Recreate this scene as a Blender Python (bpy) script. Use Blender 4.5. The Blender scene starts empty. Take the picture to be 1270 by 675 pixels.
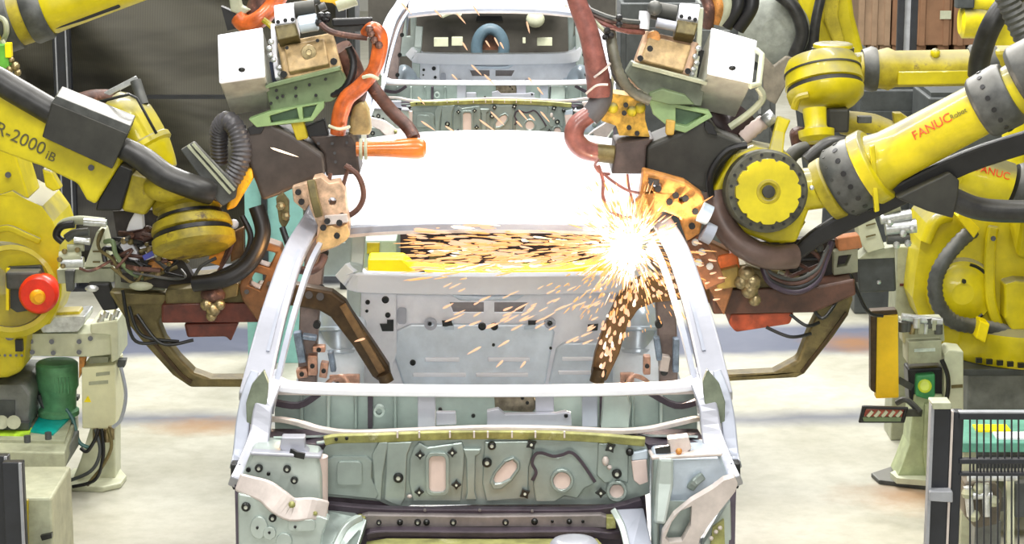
import bpy, bmesh, math, random
from mathutils import Vector, Matrix
from mathutils.geometry import tessellate_polygon
random.seed(7)
COL = bpy.context.scene.collection
# ---------------------------------------------------------------- camera
F_PX = 2920.0
PITCH = math.radians(12.14)
YAW = math.atan(18 / F_PX)
CAM = Vector((0.042, 0, 3.09))
FW = Vector((math.sin(YAW) * math.cos(PITCH), math.cos(YAW) * math.cos(PITCH), -math.sin(PITCH)))
RT = Vector((math.cos(YAW), -math.sin(YAW), 0))
UP = RT.cross(FW)
cam_d = bpy.data.cameras.new('camera')
cam = bpy.data.objects.new('camera', cam_d)
COL.objects.link(cam)
cam_d.sensor_width = 36
cam_d.lens = F_PX / 1270 * 36
cam_d.clip_end = 200
cam.matrix_world = Matrix((
    (RT.x, UP.x, -FW.x, CAM.x), (RT.y, UP.y, -FW.y, CAM.y), (RT.z, UP.z, -FW.z, CAM.z), (0, 0, 0, 1)))
bpy.context.scene.camera = cam


def P(u, v, Y):
    """point of the place seen at (u, v) at distance Y down the hall"""
    d = FW * F_PX + RT * (u - 635) + UP * (337.5 - v)
    return CAM + d * (Y / d.y)


def PP(lst, Y=None):
    return [P(a[0], a[1], a[2] if len(a) > 2 else Y) for a in lst]


def mx(p):
    return Vector((-p.x, p.y, p.z))


V = Vector
def onz(u, v, z):
    d = FW * F_PX + RT * (u - 635) + UP * (337.5 - v)
    return CAM + d * ((z - CAM.z) / d.z)


def slab(mb, uv, z, t):
    return mb.prism([onz(u, v, z) for u, v in uv], (0, 0, t))


# ---------------------------------------------------------------- materials
def new_mat(name):
    m = bpy.data.materials.new(name)
    m.use_nodes = True
    nt = m.node_tree
    return m, nt, nt.nodes['Principled BSDF']


def mat(name, col, rough=.5, metal=0., var=.12, scale=14., bump=0., dust=0., dustcol=(.33, .31, .26), wear=None, coat=0.):
    m, nt, b = new_mat(name)
    N, L = nt.nodes, nt.links
    tc = N.new('ShaderNodeTexCoord')
    no = N.new('ShaderNodeTexNoise')
    no.inputs['Scale'].default_value = scale
    no.inputs['Detail'].default_value = 5
    no.inputs['Roughness'].default_value = .62
    L.new(tc.outputs['Object'], no.inputs['Vector'])
    cr = N.new('ShaderNodeValToRGB')
    cr.color_ramp.elements[0].position = .32
    cr.color_ramp.elements[1].position = .68
    cr.color_ramp.elements[0].color = tuple(max(0, c * (1 - var * 1.6)) for c in col) + (1,)
    cr.color_ramp.elements[1].color = tuple(min(1, c * (1 + var)) for c in col) + (1,)
    L.new(no.outputs['Fac'], cr.inputs['Fac'])
    out = cr.outputs['Color']
    if wear:
        n2 = N.new('ShaderNodeTexNoise')
        n2.inputs['Scale'].default_value = scale * .45
        n2.inputs['Detail'].default_value = 8
        n2.inputs['Roughness'].default_value = .75
        L.new(tc.outputs['Object'], n2.inputs['Vector'])
        r2 = N.new('ShaderNodeValToRGB')
        r2.color_ramp.elements[0].position = wear[1]
        r2.color_ramp.elements[1].position = wear[1] + .08
        L.new(n2.outputs['Fac'], r2.inputs['Fac'])
        mi = N.new('ShaderNodeMixRGB')
        mi.inputs[2].default_value = tuple(wear[0]) + (1,)
        L.new(r2.outputs['Color'], mi.inputs[0])
        L.new(out, mi.inputs[1])
        out = mi.outputs[0]
    if dust:
        ge = N.new('ShaderNodeNewGeometry')
        sx = N.new('ShaderNodeSeparateXYZ')
        L.new(ge.outputs['Normal'], sx.inputs[0])
        n3 = N.new('ShaderNodeTexNoise')
        n3.inputs['Scale'].default_value = 9
        n3.inputs['Detail'].default_value = 6
        L.new(tc.outputs['Object'], n3.inputs['Vector'])
        ad = N.new('ShaderNodeMath')
        ad.operation = 'MULTIPLY_ADD'
        L.new(n3.outputs['Fac'], ad.inputs[0])
        ad.inputs[1].default_value = .7
        L.new(sx.outputs['Z'], ad.inputs[2])
        mr = N.new('ShaderNodeMapRange')
        mr.inputs['From Min'].default_value = .68
        mr.inputs['From Max'].default_value = 1.12
        mr.inputs['To Max'].default_value = dust
        L.new(ad.outputs[0], mr.inputs['Value'])
        mi = N.new('ShaderNodeMixRGB')
        mi.inputs[2].default_value = tuple(dustcol) + (1,)
        L.new(mr.outputs[0], mi.inputs[0])
        L.new(out, mi.inputs[1])
        out = mi.outputs[0]
    L.new(out, b.inputs['Base Color'])
    b.inputs['Roughness'].default_value = rough
    b.inputs['Metallic'].default_value = metal
    b.inputs['Coat Weight'].default_value = coat
    if bump:
        bp = N.new('ShaderNodeBump')
        bp.inputs['Strength'].default_value = bump
        bp.inputs['Distance'].default_value = .01
        L.new(no.outputs['Fac'], bp.inputs['Height'])
        L.new(bp.outputs[0], b.inputs['Normal'])
    return m


def emis(name, col, s):
    m, nt, b = new_mat(name)
    b.inputs['Base Color'].default_value = (0, 0, 0, 1)
    b.inputs['Emission Color'].default_value = tuple(col) + (1,)
    b.inputs['Emission Strength'].default_value = s
    return m


DU = (.15, .148, .118)
YEL = mat('robot_yellow', (.61, .51, .004), .42, var=.16, scale=6, dust=.82, dustcol=DU, wear=((.25, .19, .02), .645), coat=.2)
YELD = mat('dusty_yellow', (.42, .34, .012), .55, var=.28, scale=10, dust=.7, dustcol=(.30, .27, .16), wear=((.13, .09, .03), .60))
YELF = mat('fixture_yellow', (.93, .74, .0), .4, var=.06)
GRD = mat('dark_grey_cover', (.030, .030, .024), .55, var=.25, scale=10, dust=.35, dustcol=(.16, .155, .13))
GRM = mat('mid_grey_cast', (.070, .074, .070), .5, var=.3, dust=.6, dustcol=(.22, .215, .19))
BLK = mat('black_rubber', (.009, .009, .010), .42, var=.3)
HOSE = mat('dark_hose', (.026, .026, .025), .40, var=.35, scale=16, dust=.35, dustcol=(.14, .135, .12))
HBR = mat('brown_hose', (.10, .045, .032), .5, var=.35, scale=24, wear=((.35, .17, .12), .58))
HOR = mat('orange_hose', (.55, .11, .018), .38, var=.35, scale=18, wear=((.15, .05, .03), .62), coat=.3)
HPK = mat('rust_pink_hose', (.24, .085, .07), .45, var=.3, scale=18, wear=((.14, .07, .06), .58), coat=.2)
WHT = mat('white_box_paint', (.86, .87, .93), .35, var=.03)
BOXG = mat('box_side_grey', (.34, .34, .29), .5, var=.15)
TAN = mat('tan_casting', (.46, .32, .15), .5, metal=.2, var=.25, scale=22, wear=((.16, .11, .06), .66))
ORC = mat('orange_brown_casting', (.58, .25, .06), .45, metal=.2, var=.35, scale=26, wear=((.14, .06, .02), .6))
PKC = mat('pinkish_tan_casting', (.62, .42, .28), .45, metal=.3, var=.3, scale=26, wear=((.3, .18, .10), .62))
GRN = mat('pale_green_bracket', (.155, .215, .105), .5, var=.16, scale=10, wear=((.16, .2, .12), .66))
GRK = mat('dark_green_bracket', (.13, .22, .13), .5, var=.2)
BRN = mat('brown_gun_arm', (.060, .036, .014), .45, metal=.4, var=.3, scale=18, wear=((.22, .14, .05), .62))
OLV = mat('olive_steel', (.15, .12, .045), .5, metal=.3, var=.3, scale=16, wear=((.10, .07, .03), .6))
RED = mat('dark_red_steel', (.12, .025, .014), .45, var=.3, scale=18)
BRZ = mat('bronze_fitting', (.34, .27, .14), .35, metal=.7, var=.35, scale=40)
STL = mat('bright_steel', (.62, .64, .64), .3, metal=.7, var=.2, scale=30)
CRM = mat('cream_paint', (.58, .60, .43), .45, var=.08, wear=((.50, .50, .34), .72))
CRD = mat('cream_grey_paint', (.36, .375, .26), .5, var=.14)
TEAL = mat('teal_plate', (.0, .42, .38), .4, var=.15)
GRE = mat('green_motor', (.11, .30, .14), .45, var=.2)
REDM = mat('red_motor', (.85, .035, .01), .35, var=.12)
AMB = mat('amber_cap', (.9, .42, .01), .4, var=.1)
PED = mat('pedestal_green', (.42, .48, .27), .5, var=.15, wear=((.30, .27, .15), .66))
ORT = mat('panel_amber', (.93, .60, .01), .4, var=.06)
# car sheet metal; green-grey and lilac tints have shade and reflections painted in
SH_G = mat('shade_sheet_green', (.29, .345, .322), .34, metal=.45, var=.14, scale=5)
SH_G2 = mat('shade_sheet_pale', (.46, .525, .49), .34, metal=.4, var=.12, scale=6)
SH_R = mat('lit_sheet_white', (.86, .87, .92), .33, metal=.2, var=.04, scale=4)  # brighter copy of the sheet; overhead light put into the colour
SH_V = mat('rear_sheet_lilac', (.86, .87, .93), .4, metal=.1, var=.10, scale=5)  # this and the blue one raised; light on the rear put into the colour
SH_VB = mat('rear_sheet_blue', (.72, .80, .88), .36, metal=.15, var=.12, scale=5)
SH_W = mat('zinc_sheet_white', (.40, .41, .46), .33, metal=.3, var=.08, scale=5)
SH_L = mat('zinc_sheet_lilac', (.36, .385, .45), .35, metal=.2, var=.1, scale=4)
SH_B = mat('zinc_sheet_blue', (.52, .60, .68), .3, metal=.3, var=.12, scale=5)
SH_P = mat('pinkish_flange', (.62, .55, .51), .4, metal=.2, var=.12, scale=12)
SH_D = mat('dark_purple_channel', (.060, .045, .060), .45, metal=.3, var=.2)
SH_M = mat('grey_brown_channel', (.23, .205, .20), .42, metal=.4, var=.15)
SH_O = mat('olive_flange', (.34, .34, .12), .45, metal=.3, var=.3, scale=14, wear=((.55, .54, .34), .58))
SH_I = mat('patch_pink', (.66, .53, .48), .5, var=.06)
PLG = mat('black_plug', (.008, .009, .008), .35, var=.1)
GLS = mat('plug_core', (.60, .62, .52), .4, var=.1)
TXR = mat('red_lettering', (.78, .06, .01), .5, var=.05)
TXK = mat('dark_lettering', (.10, .09, .03), .5, var=.05)
SPK = emis('hot_spark', (1.0, .60, .36), 1.7)
SPW = emis('white_hot_spark', (1.0, .80, .58), 3.0)
ARC = emis('arc_core', (1.0, .90, .74), 60.0)
# ---------------------------------------------------------------- mesh builder
WORLD = {}


class MB:
    def __init__(self):
        self.v = []; self.f = []; self.s = []; self.m = []; self.mi = 0

    def add(self, vs, fs, smooth=False):
        o = len(self.v)
        self.v += [Vector(p) for p in vs]
        for f in fs:
            self.f.append([i + o for i in f]); self.s.append(smooth); self.m.append(self.mi)
        return self

    def mat(self, i):
        self.mi = i
        return self

    def box(self, c, s, M=None):
        c = Vector(c)
        vs = []
        for k in range(8):
            p = Vector(((k & 1) - .5, ((k >> 1) & 1) - .5, ((k >> 2) & 1) - .5)) * 1
            p = Vector((p.x * s[0], p.y * s[1], p.z * s[2]))
            if M is not None: p = M @ p
            vs.append(c + p)
        return self.add(vs, [(0, 2, 3, 1), (4, 5, 7, 6), (0, 1, 5, 4), (2, 6, 7, 3), (0, 4, 6, 2), (1, 3, 7, 5)])

    def prism(self, pts, vec, holes=()):
        """flat outline (with holes) given its thickness along vec"""
        vec = Vector(vec)
        loops = [[Vector(p) for p in pts]] + [[Vector(p) for p in h] for h in holes]
        allp = [p for l in loops for p in l]
        n = len(allp)
        tris = tessellate_polygon(loops)
        vs = allp + [p + vec for p in allp]
        fs = [tuple(t) for t in tris] + [tuple(i + n for i in reversed(t)) for t in tris]
        o = 0
        for l in loops:
            k = len(l)
            for i in range(k):
                j = (i + 1) % k
                fs.append((o + i, o + j, o + j + n, o + i + n))
            o += k
        return self.add(vs, fs)

    def plate(self, uv, Y, t, holes=()):
        """outline in the upright plane at distance Y, t metres thick going away"""
        return self.prism(PP(uv, Y), (0, t, 0), [PP(h, Y) for h in holes])

    def lathe(self, p0, p1, prof, n=24, smooth=True):
        """prof = (distance from p0 towards p1, radius)"""
        p0, p1 = Vector(p0), Vector(p1)
        a = (p1 - p0).normalized()
        q = a.orthogonal().normalized(); w = a.cross(q)
        vs = []; fs = []
        for (t, r) in prof:
            for i in range(n):
                an = 2 * math.pi * i / n
                vs.append(p0 + a * t + (q * math.cos(an) + w * math.sin(an)) * max(r, 1e-5))
        for k in range(len(prof) - 1):
            for i in range(n):
                j = (i + 1) % n
                fs.append((k * n + i, k * n + j, (k + 1) * n + j, (k + 1) * n + i))
        self.add(vs, fs, smooth)
        o = len(self.v) - len(vs)
        self.f.append([o + i for i in range(n)][::-1]); self.s.append(False); self.m.append(self.mi)
        self.f.append([o + (len(prof) - 1) * n + i for i in range(n)]); self.s.append(False); self.m.append(self.mi)
        return self

    def cyl(self, p0, p1, r0, r1=None, n=20, ch=0):
        r1 = r0 if r1 is None else r1
        L = (Vector(p1) - Vector(p0)).length
        if ch: prof = [(0, r0 - ch), (ch, r0), (L - ch, r1), (L, r1 - ch)]
        else: prof = [(0, r0), (L, r1)]
        # sharp rims
        pr = []
        for k, x in enumerate(prof): pr.append(x)
        return self.lathe(p0, p1, pr, n)

    def tube(self, pts, r, n=10, seg=8, smooth=True, rib=0., closed=False):
        pts = [Vector(p) for p in pts]
        if smooth and len(pts) > 2:
            q = []
            m = len(pts)
            for i in range(m - 1):
                p0 = pts[max(i - 1, 0)]; p1 = pts[i]; p2 = pts[i + 1]; p3 = pts[min(i + 2, m - 1)]
                for k in range(seg):
                    t = k / seg
                    q.append(.5 * ((2 * p1) + (p2 - p0) * t + (2 * p0 - 5 * p1 + 4 * p2 - p3) * t * t + (3 * p1 - p0 - 3 * p2 + p3) * t ** 3))
            q.append(pts[-1])
        else:
            q = pts
        if rib:
            d = [0]
            for i in range(1, len(q)): d.append(d[-1] + (q[i] - q[i - 1]).length)
            tot = d[-1]; st = rib * 1.0; cnt = max(4, int(tot / st))
            z = []; i = 0
            for k in range(cnt + 1):
                s = tot * k / cnt
                while i < len(d) - 2 and d[i + 1] < s: i += 1
                f = (s - d[i]) / max(1e-6, d[i + 1] - d[i])
                z.append(q[i].lerp(q[i + 1], min(1, f)))
            q = z
        m = len(q)
        rs = [r] * m if not isinstance(r, (list, tuple)) else None
        if rs is None:
            rs = []
            for i in range(m):
                t = i / (m - 1) * (len(r) - 1); k = min(int(t), len(r) - 2)
                rs.append(r[k] + (r[k + 1] - r[k]) * (t - k))
        if rib: rs = [x * (1.0 if i % 2 else .88) for i, x in enumerate(rs)]
        T = (q[1] - q[0]).normalized(); A = T.orthogonal().normalized()
        vs = []; fs = []
        for i in range(m):
            T2 = (q[min(i + 1, m - 1)] - q[max(i - 1, 0)])
            T2 = T2.normalized() if T2.length > 1e-9 else T
            A = (A - T2 * A.dot(T2)).normalized(); B = T2.cross(A); T = T2
            for k in range(n):
                an = 2 * math.pi * k / n
                vs.append(q[i] + (A * math.cos(an) + B * math.sin(an)) * rs[i])
        for i in range(m - 1):
            for k in range(n):
                j = (k + 1) % n
                fs.append((i * n + k, i * n + j, (i + 1) * n + j, (i + 1) * n + k))
        fs.append(tuple(range(n))[::-1]); fs.append(tuple((m - 1) * n + k for k in range(n)))
        return self.add(vs, fs, not rib or True)

    def sweep(self, pts, w, h, upv=(0, 0, 1), smooth=0):
        """rectangular bar along a path: w across, h along upv"""
        pts = [Vector(p) for p in pts]
        if smooth:
            q = []; m = len(pts)
            for i in range(m - 1):
                p0 = pts[max(i - 1, 0)]; p1 = pts[i]; p2 = pts[i + 1]; p3 = pts[min(i + 2, m - 1)]
                for k in range(smooth):
                    t = k / smooth
                    q.append(.5 * ((2 * p1) + (p2 - p0) * t + (2 * p0 - 5 * p1 + 4 * p2 - p3) * t * t + (3 * p1 - p0 - 3 * p2 + p3) * t ** 3))
            pts = q + [pts[-1]]
        upv = Vector(upv); m = len(pts); vs = []; fs = []
        W = w if isinstance(w, (list, tuple)) else [w] * 2
        for i in range(m):
            T = (pts[min(i + 1, m - 1)] - pts[max(i - 1, 0)]).normalized()
            S = T.cross(upv).normalized(); U = S.cross(T).normalized()
            t = i / (m - 1) * (len(W) - 1); k = min(int(t), len(W) - 2); ww = W[k] + (W[k + 1] - W[k]) * (t - k)
            for (a, b) in ((-1, -1), (1, -1), (1, 1), (-1, 1)):
                vs.append(pts[i] + S * (a * ww / 2) + U * (b * h / 2))
        for i in range(m - 1):
            for k in range(4):
                j = (k + 1) % 4
                fs.append((i * 4 + k, i * 4 + j, (i + 1) * 4 + j, (i + 1) * 4 + k))
        fs.append((3, 2, 1, 0)); o = (m - 1) * 4; fs.append((o, o + 1, o + 2, o + 3))
        return self.add(vs, fs)

    def grid(self, fn, nu, nv, t=(0, 0, -.01), smooth=True):
        """surface fn(a,b) a,b in 0..1 given a thickness vector"""
        t = Vector(t)
        a = [fn(i / nu, j / nv) for j in range(nv + 1) for i in range(nu + 1)]
        n = len(a); W = nu + 1
        fs = []
        for j in range(nv):
            for i in range(nu):
                q = (j * W + i, j * W + i + 1, (j + 1) * W + i + 1, (j + 1) * W + i)
                fs.append(q); fs.append(tuple(x + n for x in reversed(q)))
        o = len(self.v)
        self.add(a + [p + t for p in a], fs, smooth)
        rim = [i for i in range(W)] + [j * W + nu for j in range(1, nv + 1)] + [nv * W + i for i in range(nu - 1, -1, -1)] + [j * W for j in range(nv - 1, 0, -1)]
        for k in range(len(rim)):
            x, y = rim[k], rim[(k + 1) % len(rim)]
            self.f.append([o + x, o + y, o + y + n, o + x + n]); self.s.append(False); self.m.append(self.mi)
        return self

    def ball(self, c, r, n=16, sc=(1, 1, 1)):
        c = Vector(c); vs = []; fs = []
        h = n // 2
        for j in range(1, h):
            th = math.pi * j / h
            for i in range(n):
                an = 2 * math.pi * i / n
                vs.append(c + Vector((math.sin(th) * math.cos(an) * r * sc[0], math.sin(th) * math.sin(an) * r * sc[1], math.cos(th) * r * sc[2])))
        for j in range(h - 2):
            for i in range(n):
                k = (i + 1) % n
                fs.append((j * n + i, (j + 1) * n + i, (j + 1) * n + k, j * n + k))
        vs.append(c + Vector((0, 0, r * sc[2]))); vs.append(c - Vector((0, 0, r * sc[2])))
        t = len(vs) - 2
        for i in range(n):
            k = (i + 1) % n
            fs.append((t, i, k)); fs.append((t + 1, (h - 2) * n + k, (h - 2) * n + i))
        return self.add(vs, fs, True)

    def mirror(self):
        m = MB(); m.v = [mx(p) for p in self.v]; m.f = [list(reversed(f)) for f in self.f]; m.s = list(self.s); m.m = list(self.m)
        return m

    def build(self, name, mats, parent=None, bevel=0., label=None, seg=2, wn=True, kind=None):
        if not isinstance(mats, (list, tuple)): mats = [mats]
        lo = Vector((min(p.x for p in self.v), min(p.y for p in self.v), min(p.z for p in self.v)))
        hi = Vector((max(p.x for p in self.v), max(p.y for p in self.v), max(p.z for p in self.v)))
        c = (lo + hi) / 2
        if parent is None: c.z = lo.z
        me = bpy.data.meshes.new(name)
        me.from_pydata([tuple(p - c) for p in self.v], [], self.f)
        for m in mats: me.materials.append(m)
        for p, s, k in zip(me.polygons, self.s, self.m):
            p.use_smooth = s; p.material_index = min(k, len(mats) - 1)
        bm = bmesh.new(); bm.from_mesh(me)
        bmesh.ops.recalc_face_normals(bm, faces=bm.faces)
        if any(self.s):
            for e in bm.edges:
                if len(e.link_faces) == 2 and e.calc_face_angle(0) > .7: e.smooth = False
        bm.to_mesh(me); bm.free()
        o = bpy.data.objects.new(name, me)
        COL.objects.link(o)
        if parent is not None:
            o.parent = parent
            o.location = c - WORLD[parent.name]
        else:
            o.location = c
        WORLD[o.name] = c
        if bevel:
            b = o.modifiers.new('bevel', 'BEVEL'); b.width = bevel; b.segments = seg
            b.limit_method = 'ANGLE'; b.angle_limit = math.radians(35)
        if label: o['label'] = label
        if kind: o['kind'] = kind
        return o


def thing(name, label, cat, loc, group=None):
    o = bpy.data.objects.new(name, None)
    COL.objects.link(o)
    o.location = Vector(loc); o.empty_display_size = .1
    WORLD[o.name] = Vector(loc)
    return tag(o, label, cat, group)


def tag(o, label, cat, group=None, kind=None):
    o['label'] = label; o['category'] = cat
    if group: o['group'] = group
    if kind: o['kind'] = kind
    return o


def copy_tree(o, off, parent=None):
    c = o.copy(); COL.objects.link(c)
    if parent is None: c.location = o.location + Vector(off)
    else: c.parent = parent
    for ch in list(o.children): copy_tree(ch, off, c)
    return c


def rounded(u0, v0, u1, v1, r, n=4):
    out = []
    for (cx, cy, a0) in ((u1 - r, v0 + r, -90), (u1 - r, v1 - r, 0), (u0 + r, v1 - r, 90), (u0 + r, v0 + r, 180)):
        for k in range(n + 1):
            a = math.radians(a0 + 90 * k / n)
            out.append((cx + r * math.cos(a), cy + r * math.sin(a)))
    return out


def circ(u, v, r, n=16, ry=None):
    ry = ry or r
    return [(u + r * math.cos(2 * math.pi * k / n), v + ry * math.sin(2 * math.pi * k / n)) for k in range(n)]


def px(Y):
    return Y / F_PX * 1.01


def lettering(text, A, B, r, ang0, size, m, parent, name='lettering', off=0.0):
    """raised letters wrapped on the round arm running A->B, reading along it"""
    cu = bpy.data.curves.new('t', 'FONT'); cu.body = text; cu.size = size; cu.extrude = .0008
    o = bpy.data.objects.new('t', cu); COL.objects.link(o)
    dg = bpy.context.evaluated_depsgraph_get()
    me = bpy.data.meshes.new_from_object(o.evaluated_get(dg))
    A, B = Vector(A), Vector(B)
    ax = (B - A).normalized()
    toc = (CAM - A); toc = (toc - ax * toc.dot(ax)).normalized()   # side of the arm that faces the aisle
    ot = ax.cross(toc) * -1
    if ot.z < 0: ot = -ot
    mb = MB()
    vs = []
    for v in me.vertices:
        a = ang0 + (v.co.y) / r
        rr = r + .0015 + v.co.z
        vs.append(A + ax * (off + v.co.x) + (toc * math.cos(a) + ot * math.sin(a)) * rr)
    mb.add(vs, [list(p.vertices) for p in me.polygons])
    bpy.data.objects.remove(o); bpy.data.curves.remove(cu); bpy.data.meshes.remove(me)
    return mb.build(name, m, parent)
# ================================================================= car body shell
car = thing('car_body', 'bare pale metal car body shell nearest in the line, with sparks above its dashboard opening', 'car body', (0, 9.4, 0.0))


def plug(kind, u, v, Y, s, parent):
    """rubber plugs and clips pressed into the sheet"""
    mb = MB(); c = P(u, v, Y); k = px(Y) * s
    mt = [PLG, GLS]
    if kind == 'ring':
        mb.lathe(c + V((0, .006, 0)), c - V((0, .02, 0)), [(0, k), (.010, k), (.016, k * .8), (.017, k * .5), (.010, k * .45)], 18)
        mb.mat(1); mb.cyl(c + V((0, .004, 0)), c - V((0, .008, 0)), k * .42, n=12)
    elif kind == 'round':
        mb.lathe(c + V((0, .006, 0)), c - V((0, .02, 0)), [(0, k), (.010, k), (.015, k * .8), (.018, k * .3)], 18)
    elif kind == 'hole':
        mb.lathe(c + V((0, .006, 0)), c - V((0, .004, 0)), [(0, k), (.008, k), (.009, k * .8), (.004, k * .7)], 16)
    else:
        n = 8; a0 = {'diamond': 0, 'star': .5}[kind]; ps = []
        for i in range(n):
            a = a0 + 2 * math.pi * i / n; r = k * (1.25 if i % 2 == 0 else .72)
            ps.append(c + V((math.cos(a) * r, -.010, math.sin(a) * r)))
        mb.prism(ps, (0, .014, 0))
        mb.mat(1); mb.cyl(c - V((0, .006, 0)), c - V((0, .013, 0)), k * .3, n=10)
    return mb.build('rubber_plug' if kind != 'hole' else 'bolt_hole', mt, parent, wn=False)


def symm(mb):
    r = mb.mirror()
    return r


# --- roof
def roofz(y):
    t = (y - 8.86) / 1.75
    return 1.378 + .095 * math.sin(min(1, t * 1.05) * math.pi * .60)


def roof_fn(a, b):
    x = (a - .5) * 2
    y = 8.86 + 1.75 * b + .10 * (x * x) * (1 - b)
    hw = .60 + .03 * math.sin(b * math.pi)
    return V((x * hw, y, roofz(y) - .045 * abs(x) ** 2.4))


mb = MB().grid(roof_fn, 28, 24, (0, 0, -.012))
roof = mb.build('roof_panel', SH_R, car, label='wide white roof skin')
mb = MB()
mb.sweep([V((x, 8.845 + .10 * (x / .6) ** 2, 1.368 - .045 * abs(x / .6) ** 2.4)) for x in [i / 10 * .61 for i in range(-10, 11)]], .045, .028)
mb.build('roof_header', SH_L, roof, bevel=.004)
mb = MB()
mb.sweep([V((x, 8.83 + .10 * (x / .6) ** 2, 1.352 - .045 * abs(x / .6) ** 2.4)) for x in [i / 10 * .60 for i in range(-10, 11)]], .03, .012)
mb.build('header_flange', SH_P, roof)
mb = MB()
mb.sweep([V((x, 10.62, roofz(10.6) - .03 - .045 * abs(x / .6) ** 2.4)) for x in [i / 10 * .60 for i in range(-10, 11)]], .08, .03)
mb.build('rear_header', SH_G2, roof, bevel=.004)
for y in (9.5, 10.05):
    MB().sweep([V((x, y, roofz(y) - .035 - .045 * abs(x / .6) ** 2.4)) for x in [i / 8 * .58 for i in range(-8, 9)]], .06, .018).build('roof_bow', SH_G2, roof)

# --- pillars, rails and sides: built for the left, mirrored for the right
def pair(name, mbx, m, par=None, bevel=0., side=(0, 1), label=None):
    out = []
    for s in side:
        q = mbx if s == 0 else mbx.mirror()
        out.append(q.build(name, m, par or car, bevel=bevel, label=label))
    return out


A_path = [V((-.835, 7.72, .70)), V((-.83, 7.82, .80)), V((-.81, 7.93, .93)), V((-.785, 8.1, 1.06)), V((-.755, 8.3, 1.19)), V((-.715, 8.58, 1.315)), V((-.665, 8.88, 1.385)), V((-.64, 9.3, 1.425))]
mb = MB().sweep(A_path[2:], [.105, .085, .07], .055, (0, -1, .25), smooth=5)
pil = pair('front_pillar', mb, SH_W, bevel=.008)
mb = MB().sweep([p + V((.062, -.005, -.035)) for p in A_path[2:-1]], .018, .05, (0, -1, .25), smooth=5)
for q, s in ((mb, 0), (mb.mirror(), 1)): q.build('pillar_flange', SH_L, pil[s])
mb = MB().sweep([p + V((.015, -.034, .008)) for p in A_path[3:-1]], .012, .012, (0, -1, .25), smooth=5)
for q, s in ((mb, 0), (mb.mirror(), 1)): q.build('pillar_bead', SH_L, pil[s])
mb = MB().sweep([V((-.64, 9.25, 1.42)), V((-.63, 9.8, 1.43)), V((-.635, 10.4, 1.41)), V((-.66, 10.75, 1.34)), V((-.72, 11.0, 1.05)), V((-.76, 11.08, .78))], .07, .06, smooth=4)
pair('roof_rail', mb, SH_L, bevel=.006)
# centre pillar (dark inner reinforcement on the near side)
mb = MB().sweep([V((-.765, 9.62, .32)), V((-.755, 9.65, .75)), V((-.72, 9.72, 1.1)), V((-.655, 9.8, 1.39))], [.07, .085, .075], .08, (0, -1, 0), smooth=4)
cp = pair('centre_pillar', mb, mat('pillar_brown_grey', (.22, .17, .155), .45, metal=.3, var=.2), bevel=.006)
for z in (.6, .8, .95, 1.1):
    mb = MB().cyl(V((-.74 + (z - .6) * .12, 9.60 + .1 * (z - .6), z)), V((-.74 + (z - .6) * .12, 9.57 + .1 * (z - .6), z)), .016, n=14)
    for q, s in ((mb, 0), (mb.mirror(), 1)): q.build('bolt_hole', PLG, cp[s])
# rocker sill, floor, tunnel
mb = MB().sweep([V((-.80, 7.9, .36)), V((-.81, 9, .33)), V((-.81, 10.4, .34))], .10, .15)
pair('sill', mb, SH_L, bevel=.015)
mb = MB()
mb.grid(lambda a, b: V(((a - .5) * 1.56, 7.95 + b * 2.85, .30 - .08 * b + .10 * math.exp(-((a - .5) * 9) ** 2) + .006 * math.sin(b * 60))), 40, 50, (0, 0, -.01))
mb.build('floor_pan', SH_VB, car)
# quarter panels: outer skin and wheel housing
def quarter(a, b):
    y = 10.1 + a * 1.0; z = .30 + b * (.58 + .0 * a)
    return V((-.80 - .03 * math.sin(b * 3.1), y, z))
mb = MB().grid(quarter, 12, 10, (.012, 0, 0))
pair('quarter_panel', mb, SH_G)
def wheelhouse(a, b):
    th = a * math.pi; w = b
    return V((-.80 + .26 * math.sin(w * 1.5708), 9.98 - .34 * math.cos(th) * math.cos(w * .7) + .15, .30 + (.44 * math.sin(th)) * math.cos(w * .55)))
mb = MB().grid(wheelhouse, 22, 10, (0, 0, -.008))
wh = pair('wheel_housing', mb, SH_VB)
mb = MB()
mb.tube([V((-.64, 9.97, .30)), V((-.65, 9.98, .55)), V((-.66, 10.02, .72)), V((-.70, 10.12, .78))], [.085, .09, .08, .04], n=18)
for z in (.45, .58, .68): mb.lathe(V((-.655, 9.98, z)), V((-.655, 9.985, z + .02)), [(0, .085), (.004, .097), (.016, .097), (.02, .085)], 20)
for q, s in ((mb, 0), (mb.mirror(), 1)): q.build('damper_tower', SH_B, wh[s])
COP = mat('bracket_copper', (.62, .36, .26), .4, metal=.4, var=.25, scale=30)
sb = [MB().box((.60, 9.85, .46), (.06, .03, .13)).build('seat_bracket', COP, car, bevel=.004), MB().box((-.62, 9.85, .45), (.13, .03, .14)).build('seat_bracket', COP, car, bevel=.004)]
for (x, z) in ((.60, .49), (.60, .44), (-.65, .48), (-.59, .43), (-.64, .41)): MB().cyl(V((x, 9.84, z)), V((x, 9.825, z)), .012, n=12).build('bolt_hole', PLG, sb[0 if x > 0 else 1])
SBL = mat('inner_blue_steel', (.25, .32, .42), .35, metal=.4, var=.3, scale=30)
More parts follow.
